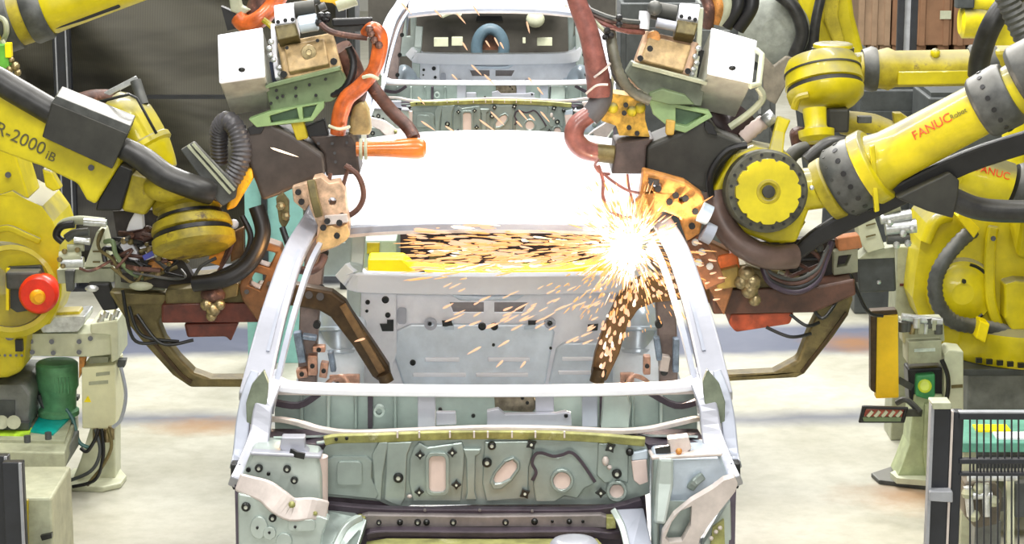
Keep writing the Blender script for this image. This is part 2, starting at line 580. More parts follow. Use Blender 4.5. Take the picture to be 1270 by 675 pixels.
for k, (u, v, w_, h_, m_) in enumerate(((372, 430, 10, 40, SBL), (388, 452, 12, 26, COP), (402, 458, 10, 20, COP), (412, 448, 7, 26, SBL), (396, 432, 16, 8, COP), (384, 418, 18, 6, SBL), (375, 462, 14, 12, COP), (802, 452, 9, 24, COP), (824, 450, 12, 20, SH_P), (816, 432, 8, 30, SBL), (838, 440, 8, 44, SBL))):
    c = P(u, v, 9.55)
    bk = MB().box(c, (w_ * px(9.55), .05, h_ * px(9.55)), Matrix.Rotation(.15 * ((k % 3) - 1), 3, 'Y')).build('inner_bracket', m_, car, bevel=.005)
    if m_ is COP: MB().cyl(c - V((0, .02, 0)), c - V((0, .035, 0)), .010, n=10).build('bolt_hole', PLG, bk)
for s in (1, -1):
    MB().tube([V((-.70 * s, 9.6, .42)), V((-.68 * s, 9.55, .55)), V((-.60 * s, 9.5, .60)), V((-.56 * s, 9.5, .50))], .010, n=8).build('wire_loop', COP, car)
# fender-side structure below the front pillar
mb = MB().sweep([P(338, 476, 7.92), P(327, 505, 7.86), P(322, 540, 7.80), P(310, 578, 7.70), P(301, 603, 7.62)], [.058, .07, .10], .05, (0, -1, 0), smooth=4)
fs = pair('hinge_pillar', mb, SH_W, bevel=.006)
mb = MB().sweep([P(316, 462, 7.97), P(305, 500, 7.90), P(298, 560, 7.80), P(293, 580, 7.75)], [.03, .05, .045], .04, (0, -1, 0), smooth=4)
pair('fender_flange', mb, SH_L, bevel=.005)
mb = MB().plate([(327, 460), (333, 475), (331, 500), (325, 522), (306, 528), (305, 500), (312, 478)], 7.84, .03)
pair('corner_gusset', mb, mat('gusset_green', (.20, .235, .17), .45, metal=.3, var=.2), bevel=.003)
mb = MB().plate([(286, 576), (298, 576), (298, 606), (289, 608), (286, 600)], 7.66, .05)
pair('hinge_bracket', mb, PLG, bevel=.003)
mb = MB().sweep([P(296, 596, 7.66), P(297, 640, 7.60), P(298, 690, 7.55)], .02, .06, (0, -1, 0))
pair('apron_edge', mb, SH_D)
# --- cowl: crossmember, trough, flange
def arc(u0, v0, um, vm, u1, v1, Y0, Ym, n=14):
    out = []
    for i in range(n + 1):
        t = i / n; w = 1 - (2 * t - 1) ** 2
        u = u0 + (u1 - u0) * t
        out.append(P(u, (v0 + (v1 - v0) * t) * (1 - w) + vm * w, Y0 + (Ym - Y0) * w))
    return out
cowl = MB().sweep([P(330, 462, 8.02), P(340, 474, 8.0), P(370, 481, 7.97), P(480, 484, 7.94), P(605, 485, 7.93), P(730, 484, 7.94), P(835, 480, 7.97), P(866, 472, 8.0), P(876, 460, 8.02)], .09, .022, smooth=4).build('cowl_crossmember', SH_R, car, bevel=.004)
MB().sweep([P(345, 487, 7.96), P(480, 489, 7.92), P(605, 490, 7.91), P(730, 489, 7.92), P(862, 486, 7.96)], .02, .012, smooth=4).build('crossmember_lip', SH_P, cowl)
mb = MB().grid(lambda a, b: V(((a - .5) * 1.46, 7.80 + .26 * b + .04 * (1 - (2 * a - 1) ** 2) * 0, .845 - .085 * b - .01 * (2 * a - 1) ** 2)), 30, 6, (0, 0, -.008))
trough = mb.build('plenum_floor', SH_G2, car)
mb = MB().box((0, 8.07, .845), (1.50, .014, .19))
plen = mb.build('plenum_wall', SH_G, car)
def pbox(name, u0, v0, u1, v1, Y, t, m, par, bev=.003):
    return MB().plate([(u0, v0), (u1, v0), (u1, v1), (u0, v1)], Y, t).build(name, m, par, bevel=bev)
for (u0, u1, m) in ((372, 376, SH_G), (405, 409, SH_G2), (439, 443, SH_G), (456, 462, SH_D), (488, 492, SH_G), (744, 748, SH_D), (783, 787, SH_G), (818, 822, SH_G2)):
    pbox('plenum_rib', u0, 490, u1, 532, 8.03, .04, m, plen)
pbox('support_bracket', 518, 487, 540, 531, 7.90, .05, SH_W, plen)
pbox('support_bracket', 664, 487, 687, 531, 7.90, .05, SH_W, plen)
pbox('support_bracket', 722, 489, 741, 530, 7.93, .05, SH_L, plen)
MB().plate([(748, 491), (778, 491), (783, 505), (780, 531), (745, 531)], 7.97, .04).build('support_bracket', SH_G2, plen, bevel=.004)
MB().plate([(613, 492), (661, 490), (666, 505), (660, 512), (614, 509)], 7.94, .05).build('wiper_motor_plate', mat('plate_bronze', (.28, .24, .17), .4, metal=.5, var=.3, scale=30), plen, bevel=.004)
MB().plate([(541, 512), (565, 512), (566, 527), (541, 528)], 7.86, .03).build('mounting_plate', SH_W, plen, bevel=.003)
MB().plate([(604, 511), (618, 508), (626, 515), (690, 514), (700, 512), (708, 514), (709, 528), (604, 528)], 7.86, .035).build('mounting_plate', SH_W, plen, bevel=.004)
MB().plate(circ(470, 511, 7), 8.0, .03, [circ(470, 511, 4)]).build('ring_boss', SH_G2, plen)
MB().sweep([P(335, 498, 8.0), P(370, 503, 8.02), P(396, 488, 8.03)], .02, .025, (0, -1, 0), smooth=4).build('brace', SH_D, plen)
MB().sweep([P(866, 498, 8.0), P(838, 503, 8.02), P(806, 487, 8.03)], .02, .025, (0, -1, 0), smooth=4).build('brace', SH_D, plen)
for (u, v) in ((546, 508), (587, 516), (702, 516), (735, 515), (765, 502)):
    plug('hole', u, v, 7.98 if u not in (702,) else 7.855, 2.6, plen)
for (u, v) in ((648, 494), (654, 500)): plug('hole', u, v, 7.935, 2.2, plen)
# shelves at both ends of the trough
MB().prism(PP([(337, 532, 7.95), (440, 533, 7.80), (400, 552, 7.74), (330, 548, 7.78)]), (0, .02, -.05)).build('cowl_end', SH_D, car)
MB().prism(PP([(865, 532, 7.95), (770, 533, 7.80), (805, 552, 7.74), (875, 548, 7.78)]), (0, .02, -.05)).build('cowl_end', SH_D, car)
MB().sweep([P(335, 520, 7.96), P(352, 521, 7.92), P(375, 526, 7.84), P(400, 533, 7.80), P(440, 537, 7.775), P(520, 534, 7.765), P(605, 531, 7.76), P(690, 532, 7.765), P(760, 535, 7.775), P(800, 533, 7.80), P(830, 527, 7.84), P(860, 520, 7.92), P(868, 519, 7.96)], .03, .016, smooth=4).build('cowl_lip', SH_P, car, bevel=.003)
fl = MB().sweep([P(402, 547, 7.73), P(420, 544, 7.735), P(470, 543, 7.742), P(540, 540, 7.745), P(605, 539, 7.745), P(680, 540, 7.745), P(740, 543, 7.742), P(800, 548, 7.735)], .02, .030, (0, -.2, 1), smooth=4).build('cowl_flange', SH_O, car, bevel=.003)
for u in (493, 520, 558, 588, 605, 635, 664, 700): MB().box(P(u, 539, 7.73), (.006, .012, .022)).build('flange_tab', SH_P, fl)
for (u, v) in ((417, 545), (430, 544)): plug('hole', u, v, 7.72, 2.2, fl)
# --- firewall
fw = MB().plate([(392, 549), (430, 545), (520, 541), (605, 540), (700, 541), (770, 545), (806, 552), (806, 612), (780, 622), (765, 628), (750, 626), (510, 627), (497, 632), (484, 628), (470, 622), (400, 616)], 7.75, .02).build('firewall', SH_G, car, bevel=.003)
def emb(uv, t=.010, m=SH_G, Y=7.75, bev=.005, name='pressed_panel', holes=()):
    t = t * 1.6
    return MB().plate(uv, Y - t, t, holes).build(name, m, fw, bevel=bev, seg=3)
emb([(404, 572), (412, 567), (455, 567), (462, 573), (461, 594), (470, 614), (466, 620), (405, 614)], .010)
emb(rounded(418, 573, 449, 602, 5), .016)
emb([(470, 548), (482, 548), (475, 590), (473, 622), (466, 621), (463, 590), (461, 565)], .008)
emb([(480, 549), (512, 548), (505, 565), (503, 618), (497, 628), (486, 625), (476, 620), (478, 590)], .009, SH_G)
emb([(513, 556), (520, 549), (530, 555), (573, 549), (577, 560), (575, 588), (572, 622), (512, 622), (507, 600), (508, 570)], .007)
emb(rounded(528, 562, 557, 615, 8), .016, holes=[rounded(532, 566, 553, 611, 6)])
emb(rounded(532, 566, 553, 611, 6), .009, SH_I, bev=.002, name='access_cover')
emb([(574, 557), (597, 557), (596, 563), (590, 566), (589, 610), (592, 621), (577, 621), (579, 612), (578, 570)], .012)
emb([(601, 548), (655, 547), (662, 560), (656, 580), (655, 618), (603, 622), (598, 600)], .006)
emb([(607, 599), (612, 588), (625, 572), (637, 567), (645, 574), (645, 583), (635, 597), (622, 607), (612, 608)], .014, holes=[[(612, 595), (616, 586), (627, 574), (636, 571), (641, 576), (641, 582), (632, 594), (622, 599), (614, 600)]])
emb([(612, 595), (616, 586), (627, 574), (636, 571), (641, 576), (641, 582), (632, 594), (622, 599), (614, 600)], .008, SH_I, bev=.002, name='access_cover')
con = [(661, 566), (668, 562), (680, 565), (692, 567), (704, 562), (712, 563), (722, 575), (731, 588), (738, 600), (725, 606), (716, 619), (700, 616), (690, 622), (664, 622), (661, 600), (665, 588), (660, 576)]
emb(con, .012)
MB().sweep([P(a, b, 7.728) for a, b in [(660, 596), (665, 586), (660, 575), (664, 564), (672, 562), (686, 566), (698, 564), (706, 561), (714, 565), (724, 577), (738, 598)]], .010, .008, (0, -1, 0), smooth=5).build('sealer_bead', SH_D, fw)
emb(circ(697, 597, 15), .020, SH_G, holes=[circ(697, 597, 11)])
emb(circ(697, 597, 11), .014, SH_I, bev=.002, name='access_cover')
emb(circ(765, 610, 13), .018, holes=[circ(765, 610, 9)])
emb(circ(765, 610, 9), .010, SH_I, bev=.002, name='access_cover')
emb([(783, 572), (802, 570), (804, 598), (793, 602), (786, 596)], .012, SH_I, bev=.003, name='access_cover')
emb([(784, 562), (803, 558), (804, 570), (783, 572)], .012, SH_B)
emb([(742, 550), (780, 550), (779, 600), (768, 596), (750, 600), (740, 590)], .005)
MB().ball(P(751, 572, 7.735), .014, 10, (.9, .6, 1.3)).build('stud', SH_P, fw); MB().ball(P(756, 580, 7.735), .009, 8).build('stud', SH_P, fw)
for (k, u, v, s) in (('diamond', 521, 564, 5), ('diamond', 520, 610, 5), ('diamond', 561, 561, 5), ('diamond', 566, 601, 5.2), ('ring', 494, 593, 6.5), ('ring', 604, 574, 6.3), ('ring', 610, 553, 5.4), ('star', 659, 551, 6), ('star', 651, 612, 6), ('star', 757, 555, 6), ('round', 781, 561, 5), ('ring', 765, 588, 6.3), ('diamond', 745, 611, 5.6)):
    plug(kind=k, u=u, v=v, Y=7.730, s=s, parent=fw)
for (u, v, s) in ((508, 616, 3.5), (583, 617, 4.2), (669, 572, 2), (705, 572, 2)):
    MB().ball(P(u, v, 7.738), px(7.7) * s, 10, (1, .5, .8)).build('stud', SH_P, fw)
# --- lower channel below the firewall
MB().plate([(398, 616), (470, 622), (500, 632), (600, 628), (740, 628), (800, 612), (806, 690), (398, 690)], 7.80, .02).build('lower_panel', SH_D, car)
ch = MB().sweep([P(405, 628, 7.72), P(480, 634, 7.70), P(605, 635, 7.70), P(740, 634, 7.70), P(795, 622, 7.72)], .03, .03, (0, -.1, 1), smooth=4).build('upper_channel', SH_D, car, bevel=.004)
for (u, v) in ((527, 633), (595, 633), (660, 634)): MB().ball(P(u, v, 7.675), .006, 8).build('stud', SH_M, ch)
lc = MB().plate([(447, 641), (456, 638), (600, 640), (745, 638), (757, 643), (755, 656), (600, 655), (450, 657)], 7.66, .10).build('lower_crossmember', SH_M, car, bevel=.006)
for (k, u, v, s) in (('ring', 470, 648, 3.4), ('round', 496, 648, 4), ('ring', 518, 648, 4.4), ('round', 529, 648, 4.2), ('ring', 562, 648, 4.4), ('ring', 627, 648, 4.2), ('round', 663, 647, 4.4), ('round', 706, 647, 3.6), ('hole', 685, 647, 2), ('hole', 723, 647, 2)):
    plug(k, u, v, 7.658, s, lc)
MB().plate([(443, 642), (453, 642), (454, 655), (443, 658)], 7.645, .04).build('end_bracket', SH_O, lc, bevel=.003)
MB().plate([(752, 642), (763, 642), (764, 656), (752, 657)], 7.645, .04).build('end_bracket', SH_O, lc, bevel=.003)
MB().sweep([P(455, 664, 7.63), P(480, 660, 7.63), P(605, 661, 7.63), P(720, 660, 7.63), P(752, 663, 7.64), P(768, 662, 7.66)], .04, .026, (0, -.1, 1), smooth=4).build('steering_channel', SH_D, car, bevel=.005)
MB().prism(PP([(455, 672, 7.62), (480, 668, 7.6), (605, 669, 7.6), (740, 668, 7.6), (760, 690, 7.4), (450, 690, 7.4)]), (0, 0, -.03)).build('subframe_top', SH_O, car)
MB().lathe(P(712, 682, 7.38), P(712, 666, 7.38), [(0, .075), (.02, .08), (.032, .07), (.036, .05)], 24).build('damper_cup', SH_W, car)
MB().prism(PP([(545, 676, 7.5), (690, 676, 7.5), (690, 690, 7.3), (545, 690, 7.3)]), (0, 0, -.02)).build('sealing_mat', ORC, car)
# front frame rails turning down at both ends
MB().prism(PP([(398, 632, 7.70), (440, 636, 7.70), (455, 645, 7.62), (440, 690, 7.45), (395, 690, 7.45)]), (0, .05, -.03)).build('frame_rail', SH_G, car, bevel=.006)
MB().sweep([P(446, 642, 7.58), P(428, 655, 7.52), P(410, 690, 7.40)], .02, .03, (0, -1, 0), smooth=5).build('rail_flange', SH_G2, car, bevel=.003)
MB().prism(PP([(764, 632, 7.66), (798, 630, 7.70), (812, 690, 7.45), (782, 690, 7.40), (776, 660, 7.55)]), (0, .05, -.03)).build('frame_rail', SH_L, car, bevel=.006)
MB().sweep([P(762, 634, 7.62), P(772, 655, 7.55), P(780, 690, 7.40)], .02, .03, (0, -1, 0), smooth=5).build('rail_flange', SH_G2, car, bevel=.003)

# --- left strut tower
Y1 = 7.62
tw = MB().plate([(311, 562), (395, 566), (399, 590), (400, 640), (380, 660), (300, 660), (300, 590)], Y1, .20).build('strut_tower', SH_G2, car, bevel=.012, seg=3)
MB().cyl(P(394, 566, Y1 + .05), P(394, 640, Y1 + .05), .035, n=18).build('tower_corner', SH_I, tw)
MB().prism(PP([(310, 561, Y1 - .01), (398, 565, Y1 - .01), (402, 556, 7.78), (322, 548, 7.80)]), (0, 0, -.012)).build('tower_top', SH_W, tw, bevel=.004)
MB().plate([(349, 543), (378, 543), (378, 556), (384, 562), (352, 562), (346, 556)], 7.66, .05).build('tower_bracket', SH_W, tw, bevel=.004)
MB().sweep([P(361, 560, 7.63), P(368, 564, 7.61), P(378, 566, 7.61)], .02, .012, (0, -1, 0)).build('bracket_slot', PLG, tw)
for (k, u, v, s) in (('ring', 321, 581, 5.2), ('ring', 356, 582, 5), ('ring', 365, 596, 4.8), ('hole', 333, 588, 2.5), ('hole', 308, 583, 3.2)): plug(k, u, v, Y1 - .012, s, tw)
MB().sweep([P(296, 598, 7.54), P(310, 603, 7.53), P(330, 610, 7.52), P(345, 622, 7.51), P(362, 632, 7.51), P(385, 631, 7.52), P(404, 634, 7.54)], [.06, .085, .07], .04, (0, -1, .3), smooth=4).build('apron_flange', SH_P, tw, bevel=.008)
MB().ball(P(362, 626, 7.485), .012, 10).build('stud', SH_O, tw); MB().ball(P(391, 637, 7.50), .008, 8).build('stud', SH_O, tw)
la = MB().plate([(295, 612), (318, 616), (338, 632), (350, 640), (395, 640), (408, 645), (400, 665), (395, 700), (296, 700)], 7.50, .06).build('apron_panel', SH_G2, tw, bevel=.006)
for (uv, t) in ((circ(321, 655, 11, ry=14), .012), (circ(334, 662, 8), .014), (rounded(357, 645, 391, 659, 5), .012), (circ(352, 672, 10), .012)):
    MB().plate(uv, 7.50 - t, t).build('pressed_boss', SH_G2, la, bevel=.005, seg=3)
plug('ring', 305, 629, 7.495, 6, la); plug('ring', 338, 643, 7.495, 5, la)
for (u, v) in ((319, 655), (334, 661), (366, 654)): plug('hole', u, v, 7.483, 1.8, la)
# --- right strut tower
tr = MB().plate([(810, 566), (893, 564), (908, 600), (905, 612), (862, 640), (850, 700), (812, 700)], Y1, .20).build('strut_tower', SH_B, car, bevel=.014, seg=3)
MB().sweep([P(814, 566, Y1 + .02), P(813, 620, Y1), P(812, 700, Y1 - .03)], .025, .06, (0, -1, 0)).build('tower_flange', SH_G, tr, bevel=.008)
MB().sweep([P(826, 568, Y1 - .02), P(824, 600, Y1 - .03), P(818, 650, Y1 - .06)], [.05, .06, .04], .03, (0, -1, 0)).build('tower_rib', SH_G2, tr, bevel=.01)
MB().sweep([P(872, 590, Y1 - .01), P(862, 598, Y1 - .02), P(856, 606, Y1 - .01)], .03, .02, (0, -1, 0), smooth=4).build('pressed_fold', SH_G, tr, bevel=.006)
MB().prism(PP([(808, 567, Y1 - .01), (896, 562, Y1 - .01), (880, 548, 7.80), (803, 556, 7.78)]), (0, 0, -.012)).build('tower_top', SH_P, tr, bevel=.004)
MB().plate([(828, 545), (854, 542), (858, 556), (852, 562), (830, 562)], 7.66, .05).build('tower_bracket', SH_P, tr, bevel=.004)
MB().plate([(812, 556), (831, 553), (832, 562), (814, 565)], 7.645, .02).build('bracket_slot', PLG, tr)
MB().ball(P(842, 560, 7.63), .012, 10).build('stud', ORC, tr)
sk = [(836, 640), (858, 622), (885, 606), (898, 596), (911, 592), (915, 600), (912, 610), (898, 628), (880, 650), (868, 668), (862, 700), (818, 700), (822, 662)]
MB().plate(sk, 7.50, .05, [[(833, 648), (844, 634), (858, 628), (857, 652), (846, 672), (830, 673), (825, 668)]]).build('apron_flange', SH_P, tr, bevel=.006)
MB().plate([(822, 622), (864, 622), (864, 680), (822, 680)], 7.575, .01).build('apron_inner', SH_G, tr)
MB().plate([(900, 628), (906, 622), (908, 700), (866, 700), (872, 676)], 7.54, .04).build('apron_panel', SH_G2, tr, bevel=.004)
MB().plate([(884, 655), (898, 645), (900, 700), (878, 700)], 7.52, .02).build('apron_patch', SH_O, tr)
for (u, v) in ((882, 668), (888, 660), (893, 655)): MB().ball(P(u, v, 7.515), .008, 8).build('stud', SH_P, tr)

# --- rear panel seen through the windscreen opening
Yr = 10.2
rp = MB().plate([(438, 352), (470, 356), (605, 358), (745, 356), (795, 352), (798, 478), (436, 478)], Yr, .02, [[(557, 375), (600, 375), (600, 388), (562, 388)], [(613, 375), (655, 375), (648, 388), (613, 388)]]).build('rear_panel', SH_V, car, bevel=.004)
MB().sweep([P(428, 332, Yr), P(440, 344, Yr - .02), P(460, 350, Yr - .04), P(605, 352, Yr - .05), P(750, 350, Yr - .04), P(785, 344, Yr - .02), P(800, 332, Yr)], .09, .085, smooth=4).build('rear_crossmember', SH_R, car, bevel=.012)
MB().plate([(527, 356), (560, 358), (568, 366), (605, 368), (640, 366), (650, 357), (700, 356), (700, 362), (655, 364), (640, 373), (570, 373), (556, 364), (527, 362)], Yr - .03, .03).build('pressed_panel', SH_VB, rp, bevel=.006)
MB().plate([(555, 372), (604, 372), (604, 391), (558, 391)], Yr + .05, .01).build('slot_backing', SH_M, rp); MB().plate([(610, 372), (658, 372), (655, 391), (610, 391)], Yr + .05, .01).build('slot_backing', SH_M, rp)
MB().plate([(430, 356), (492, 362), (492, 440), (478, 478), (430, 478)], Yr - .025, .025).build('pressed_panel', SH_V, rp, bevel=.01, seg=3)
MB().plate([(690, 432), (700, 425), (790, 425), (790, 478), (680, 478)], Yr - .03, .03).build('pressed_panel', SH_VB, rp, bevel=.01, seg=3)
MB().plate([(492, 410), (510, 402), (680, 402), (688, 412), (676, 478), (500, 478), (488, 440)], Yr - .02, .02).build('pressed_panel', SH_VB, rp, bevel=.012, seg=3)
for (u0, u1, v) in ((527, 570, 446), (605, 657, 446), (512, 578, 465), (590, 655, 465), (697, 740, 445), (692, 735, 462)):
    MB().sweep([P(u0, v, Yr - .028), P(u1, v, Yr - .028)], .02, .018).build('pressed_rib', SH_R, rp, bevel=.004)
for (k, u, v, s) in (('hole', 456, 375, 3), ('hole', 478, 372, 4.6), ('hole', 481, 391, 3.4), ('hole', 498, 389, 2.2), ('hole', 598, 405, 5), ('hole', 613, 405, 5), ('hole', 455, 386, 2), ('hole', 512, 450, 3.8), ('hole', 533, 402, 2.5), ('hole', 682, 401, 3), ('hole', 488, 354, 2), ('hole', 530, 353, 2), ('hole', 553, 354, 2), ('hole', 600, 354, 1.6), ('hole', 645, 353, 1.6), ('hole', 612, 428, 2), ('hole', 566, 352, 1.8), ('hole', 683, 432, 1.8)):
    plug(k, u, v, Yr - .045 if v < 356 else Yr - .03, s, rp)
for uv in ([(471, 402), (480, 402), (480, 397), (488, 397), (488, 411), (474, 411)], [(548, 398), (560, 398), (562, 404), (549, 405)], [(655, 398), (666, 398), (664, 403), (655, 403)], [(729, 403), (742, 402), (741, 410), (729, 411)]):
    MB().plate(uv, Yr - .036, .01).build('cut_slot', PLG, rp)
MB().plate(circ(534, 402, 8), Yr - .028, .01, [circ(534, 402, 4)]).build('pressed_boss', SH_W, rp); MB().plate(circ(682, 401, 7), Yr - .028, .01, [circ(682, 401, 4)]).build('pressed_boss', SH_W, rp); MB().plate(rounded(493, 382, 504, 402, 3), Yr - .034, .01).build('pressed_boss', SH_W, rp)
MB().plate([(556, 399), (563, 399), (563, 409), (552, 409), (551, 406), (556, 405)], Yr - .034, .012).build('clip', SH_B, rp); MB().plate([(650, 405), (664, 403), (664, 408), (650, 409)], Yr - .034, .012).build('clip', SH_B, rp)
# rear inner corners
mb = MB().sweep([P(446, 280, 10.22), P(443, 325, 10.2), P(440, 350, 10.17), P(437, 478, 10.15)], .06, .05, (0, -1, 0), smooth=4)
mb.build('rear_inner_pillar', SH_G2, car, bevel=.005); MB().sweep([P(795, 280, 10.22), P(797, 350, 10.17), P(797, 478, 10.15)], .06, .05, (0, -1, 0), smooth=4).build('rear_inner_pillar', SH_G2, car, bevel=.005)
mb = MB().prism([V((-.60, 10.27, .86)), V((-.585, 10.27, 1.38)), V((-.64, 10.27, 1.39)), V((-.74, 10.27, 1.2)), V((-.80, 10.27, .86))], (0, .03, 0), [[V((-.64, 10.27, 1.02)), V((-.64, 10.27, 1.17)), V((-.67, 10.27, 1.17)), V((-.67, 10.27, 1.02))]])
pair('rear_quarter_inner', mb, SH_G2, bevel=.008)
# carrying skid under the shell
for s in (-1, 1):
    MB().sweep([V((s * .52, 7.2, .12)), V((s * .52, 11.0, .12))], .09, .10).build('skid_rail', YELD, car, bevel=.01)
for y in (7.9, 9.3, 10.6):
    MB().box((0, y, .17), (1.3, .08, .06)).build('skid_crossbar', YELD, car, bevel=.008)
for s in (-1, 1):
    for y in (7.9, 9.3, 10.6): MB().cyl(V((s * .6, y, .19)), V((s * .6, y, .30)), .03, .02).build('skid_pin', GRM, car)
for s in (-1, 1):
    MB().sweep([V((s * .45, 7.0, .42)), V((s * .45, 7.9, .33)), V((s * .45, 10.8, .26))], .09, .08).build('underbody_rail', SH_G, car, bevel=.01)

car2 = copy_tree(car, (0, 8.15, 0))
car2['label'] = 'second bare car body shell further back, with dark windscreen opening at top centre'
# ================================================================= the hall
def floor_mat():
    m, nt, b = new_mat('factory_floor')
    N, L = nt.nodes, nt.links
    tc = N.new('ShaderNodeTexCoord')
    def noise(sc, det=6, rg=.6, vec=None):
        n = N.new('ShaderNodeTexNoise'); n.inputs['Scale'].default_value = sc; n.inputs['Detail'].default_value = det; n.inputs['Roughness'].default_value = rg
        L.new(vec or tc.outputs['Object'], n.inputs['Vector']); return n.outputs['Fac']
    def ramp(f, p0, c0, p1, c1):
        r = N.new('ShaderNodeValToRGB'); r.color_ramp.elements[0].position = p0; r.color_ramp.elements[1].position = p1
        r.color_ramp.elements[0].color = c0; r.color_ramp.elements[1].color = c1; L.new(f, r.inputs['Fac']); return r.outputs['Color']
    def mix(f, a, c):
        k = N.new('ShaderNodeMixRGB'); L.new(f, k.inputs[0]); L.new(a, k.inputs[1])
        if isinstance(c, tuple): k.inputs[2].default_value = c
        else: L.new(c, k.inputs[2])
        return k.outputs[0]
    base = ramp(noise(1.6), .3, (.36, .35, .275, 1), .7, (.50, .495, .425, 1))
    fine = ramp(noise(11, 8, .7), .35, (.72, .72, .68, 1), .6, (1, 1, 1, 1))
    mu = N.new('ShaderNodeMixRGB'); mu.blend_type = 'MULTIPLY'; mu.inputs[0].default_value = .55
    L.new(base, mu.inputs[1]); L.new(fine, mu.inputs[2]); out = mu.outputs[0]
    sp = N.new('ShaderNodeSeparateXYZ'); L.new(tc.outputs['Object'], sp.inputs[0])
    def math_(op, a, b_, c=None):
        k = N.new('ShaderNodeMath'); k.operation = op
        for i, x in enumerate((a, b_, c)):
            if x is None: continue
            if isinstance(x, (int, float)): k.inputs[i].default_value = x
            else: L.new(x, k.inputs[i])
        return k.outputs[0]
    # blurred blue-grey shadow bands across the line, painted into the floor colour
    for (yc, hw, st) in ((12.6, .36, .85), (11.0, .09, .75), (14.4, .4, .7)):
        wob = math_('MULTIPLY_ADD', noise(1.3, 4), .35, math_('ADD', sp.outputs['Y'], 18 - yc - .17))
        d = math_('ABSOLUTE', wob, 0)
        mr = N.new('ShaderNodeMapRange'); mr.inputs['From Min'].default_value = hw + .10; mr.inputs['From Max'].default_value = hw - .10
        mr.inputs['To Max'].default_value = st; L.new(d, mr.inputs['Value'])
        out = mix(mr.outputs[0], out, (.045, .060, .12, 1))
    # rust stains at the feet of the pedestals
    for (x, y, rx, ry) in ((1.86, 9.75, .42, .30), (-1.35, 10.85, .38, .22), (2.0, 12.5, .3, .3)):
        dx = math_('DIVIDE', math_('ADD', sp.outputs['X'], -x), rx); dy = math_('DIVIDE', math_('ADD', sp.outputs['Y'], 18 - y), ry)
        rr = math_('SQRT', math_('ADD', math_('MULTIPLY', dx, dx), math_('MULTIPLY', dy, dy)), 0)
        rr = math_('MULTIPLY_ADD', noise(5, 6, .7), 1.3, math_('ADD', rr, -.65))
        mr = N.new('ShaderNodeMapRange'); mr.inputs['From Min'].default_value = 1.0; mr.inputs['From Max'].default_value = .1
        mr.inputs['To Max'].default_value = .75; L.new(rr, mr.inputs['Value'])
        out = mix(mr.outputs[0], out, (.26, .12, .03, 1))
    L.new(out, b.inputs['Base Color'])
    b.inputs['Roughness'].default_value = .42
    return m


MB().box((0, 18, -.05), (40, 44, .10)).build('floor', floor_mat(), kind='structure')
def tarp_mat():
    m, nt, b = new_mat('grey_mesh_tarp')
    N, L = nt.nodes, nt.links
    tc = N.new('ShaderNodeTexCoord')
    mp = N.new('ShaderNodeMapping'); mp.inputs['Rotation'].default_value = (0, math.radians(38), 0); mp.inputs['Scale'].default_value = (.5, .5, 2.2)
    L.new(tc.outputs['Object'], mp.inputs[0])
    n = N.new('ShaderNodeTexNoise'); n.inputs['Scale'].default_value = 2.2; n.inputs['Detail'].default_value = 3; L.new(mp.outputs[0], n.inputs['Vector'])
    wv = N.new('ShaderNodeTexWave'); wv.inputs['Scale'].default_value = 22; wv.bands_direction = 'X'; L.new(tc.outputs['Object'], wv.inputs['Vector'])
    r = N.new('ShaderNodeValToRGB'); r.color_ramp.elements[0].color = (.024, .022, .016, 1); r.color_ramp.elements[1].color = (.090, .084, .062, 1)
    r.color_ramp.elements[0].position = .35; r.color_ramp.elements[1].position = .62
    L.new(n.outputs['Fac'], r.inputs['Fac'])
    k = N.new('ShaderNodeMixRGB'); k.blend_type = 'MULTIPLY'; k.inputs[0].default_value = .18; L.new(r.outputs[0], k.inputs[1]); L.new(wv.outputs['Color'], k.inputs[2])
    L.new(k.outputs[0], b.inputs['Base Color']); b.inputs['Roughness'].default_value = .7
    return m


TARP = tarp_mat()
def tarp(name, label, x0, x1, y, z0, z1, group=None):
    def fn(a, b):
        x = x0 + (x1 - x0) * a; z = z0 + (z1 - z0) * b
        d = x * .75 + z
        f = .13 * math.sin(d * 5.2 + .8 * math.sin(z * 3)) + .03 * math.sin(d * 11 + x * 2) + .035 * math.sin(x * 4.1)
        f += .09 * math.exp(-((d - (x0 + x1) * .375 - 1.1) * 9) ** 2)
        return V((x, y + f, z + .03 * math.sin(x * 3) * (1 - b)))
    o = MB().grid(fn, 90, 40, (0, .004, 0)).build(name, TARP)
    return tag(o, label, 'tarpaulin', group)


MB().box((0, 30.5, 4), (40, .3, 8.2)).build('wall_back', mat('back_wall', (.40, .40, .36), .7, var=.08, scale=2), kind='structure')
MB().box((-12, 15, 4), (.3, 38, 8.2)).build('wall_left', mat('side_wall', (.40, .41, .38), .7, var=.08, scale=2), kind='structure')
MB().box((12, 15, 4), (.3, 38, 8.2)).build('wall_right', mat('side_wall_right', (.40, .41, .38), .7, var=.08, scale=2), kind='structure')
tarp('hanging_tarpaulin', 'wide wrinkled grey-brown tarpaulin hanging behind the left robots', -4.6, -.85, 14.2, .05, 2.6)
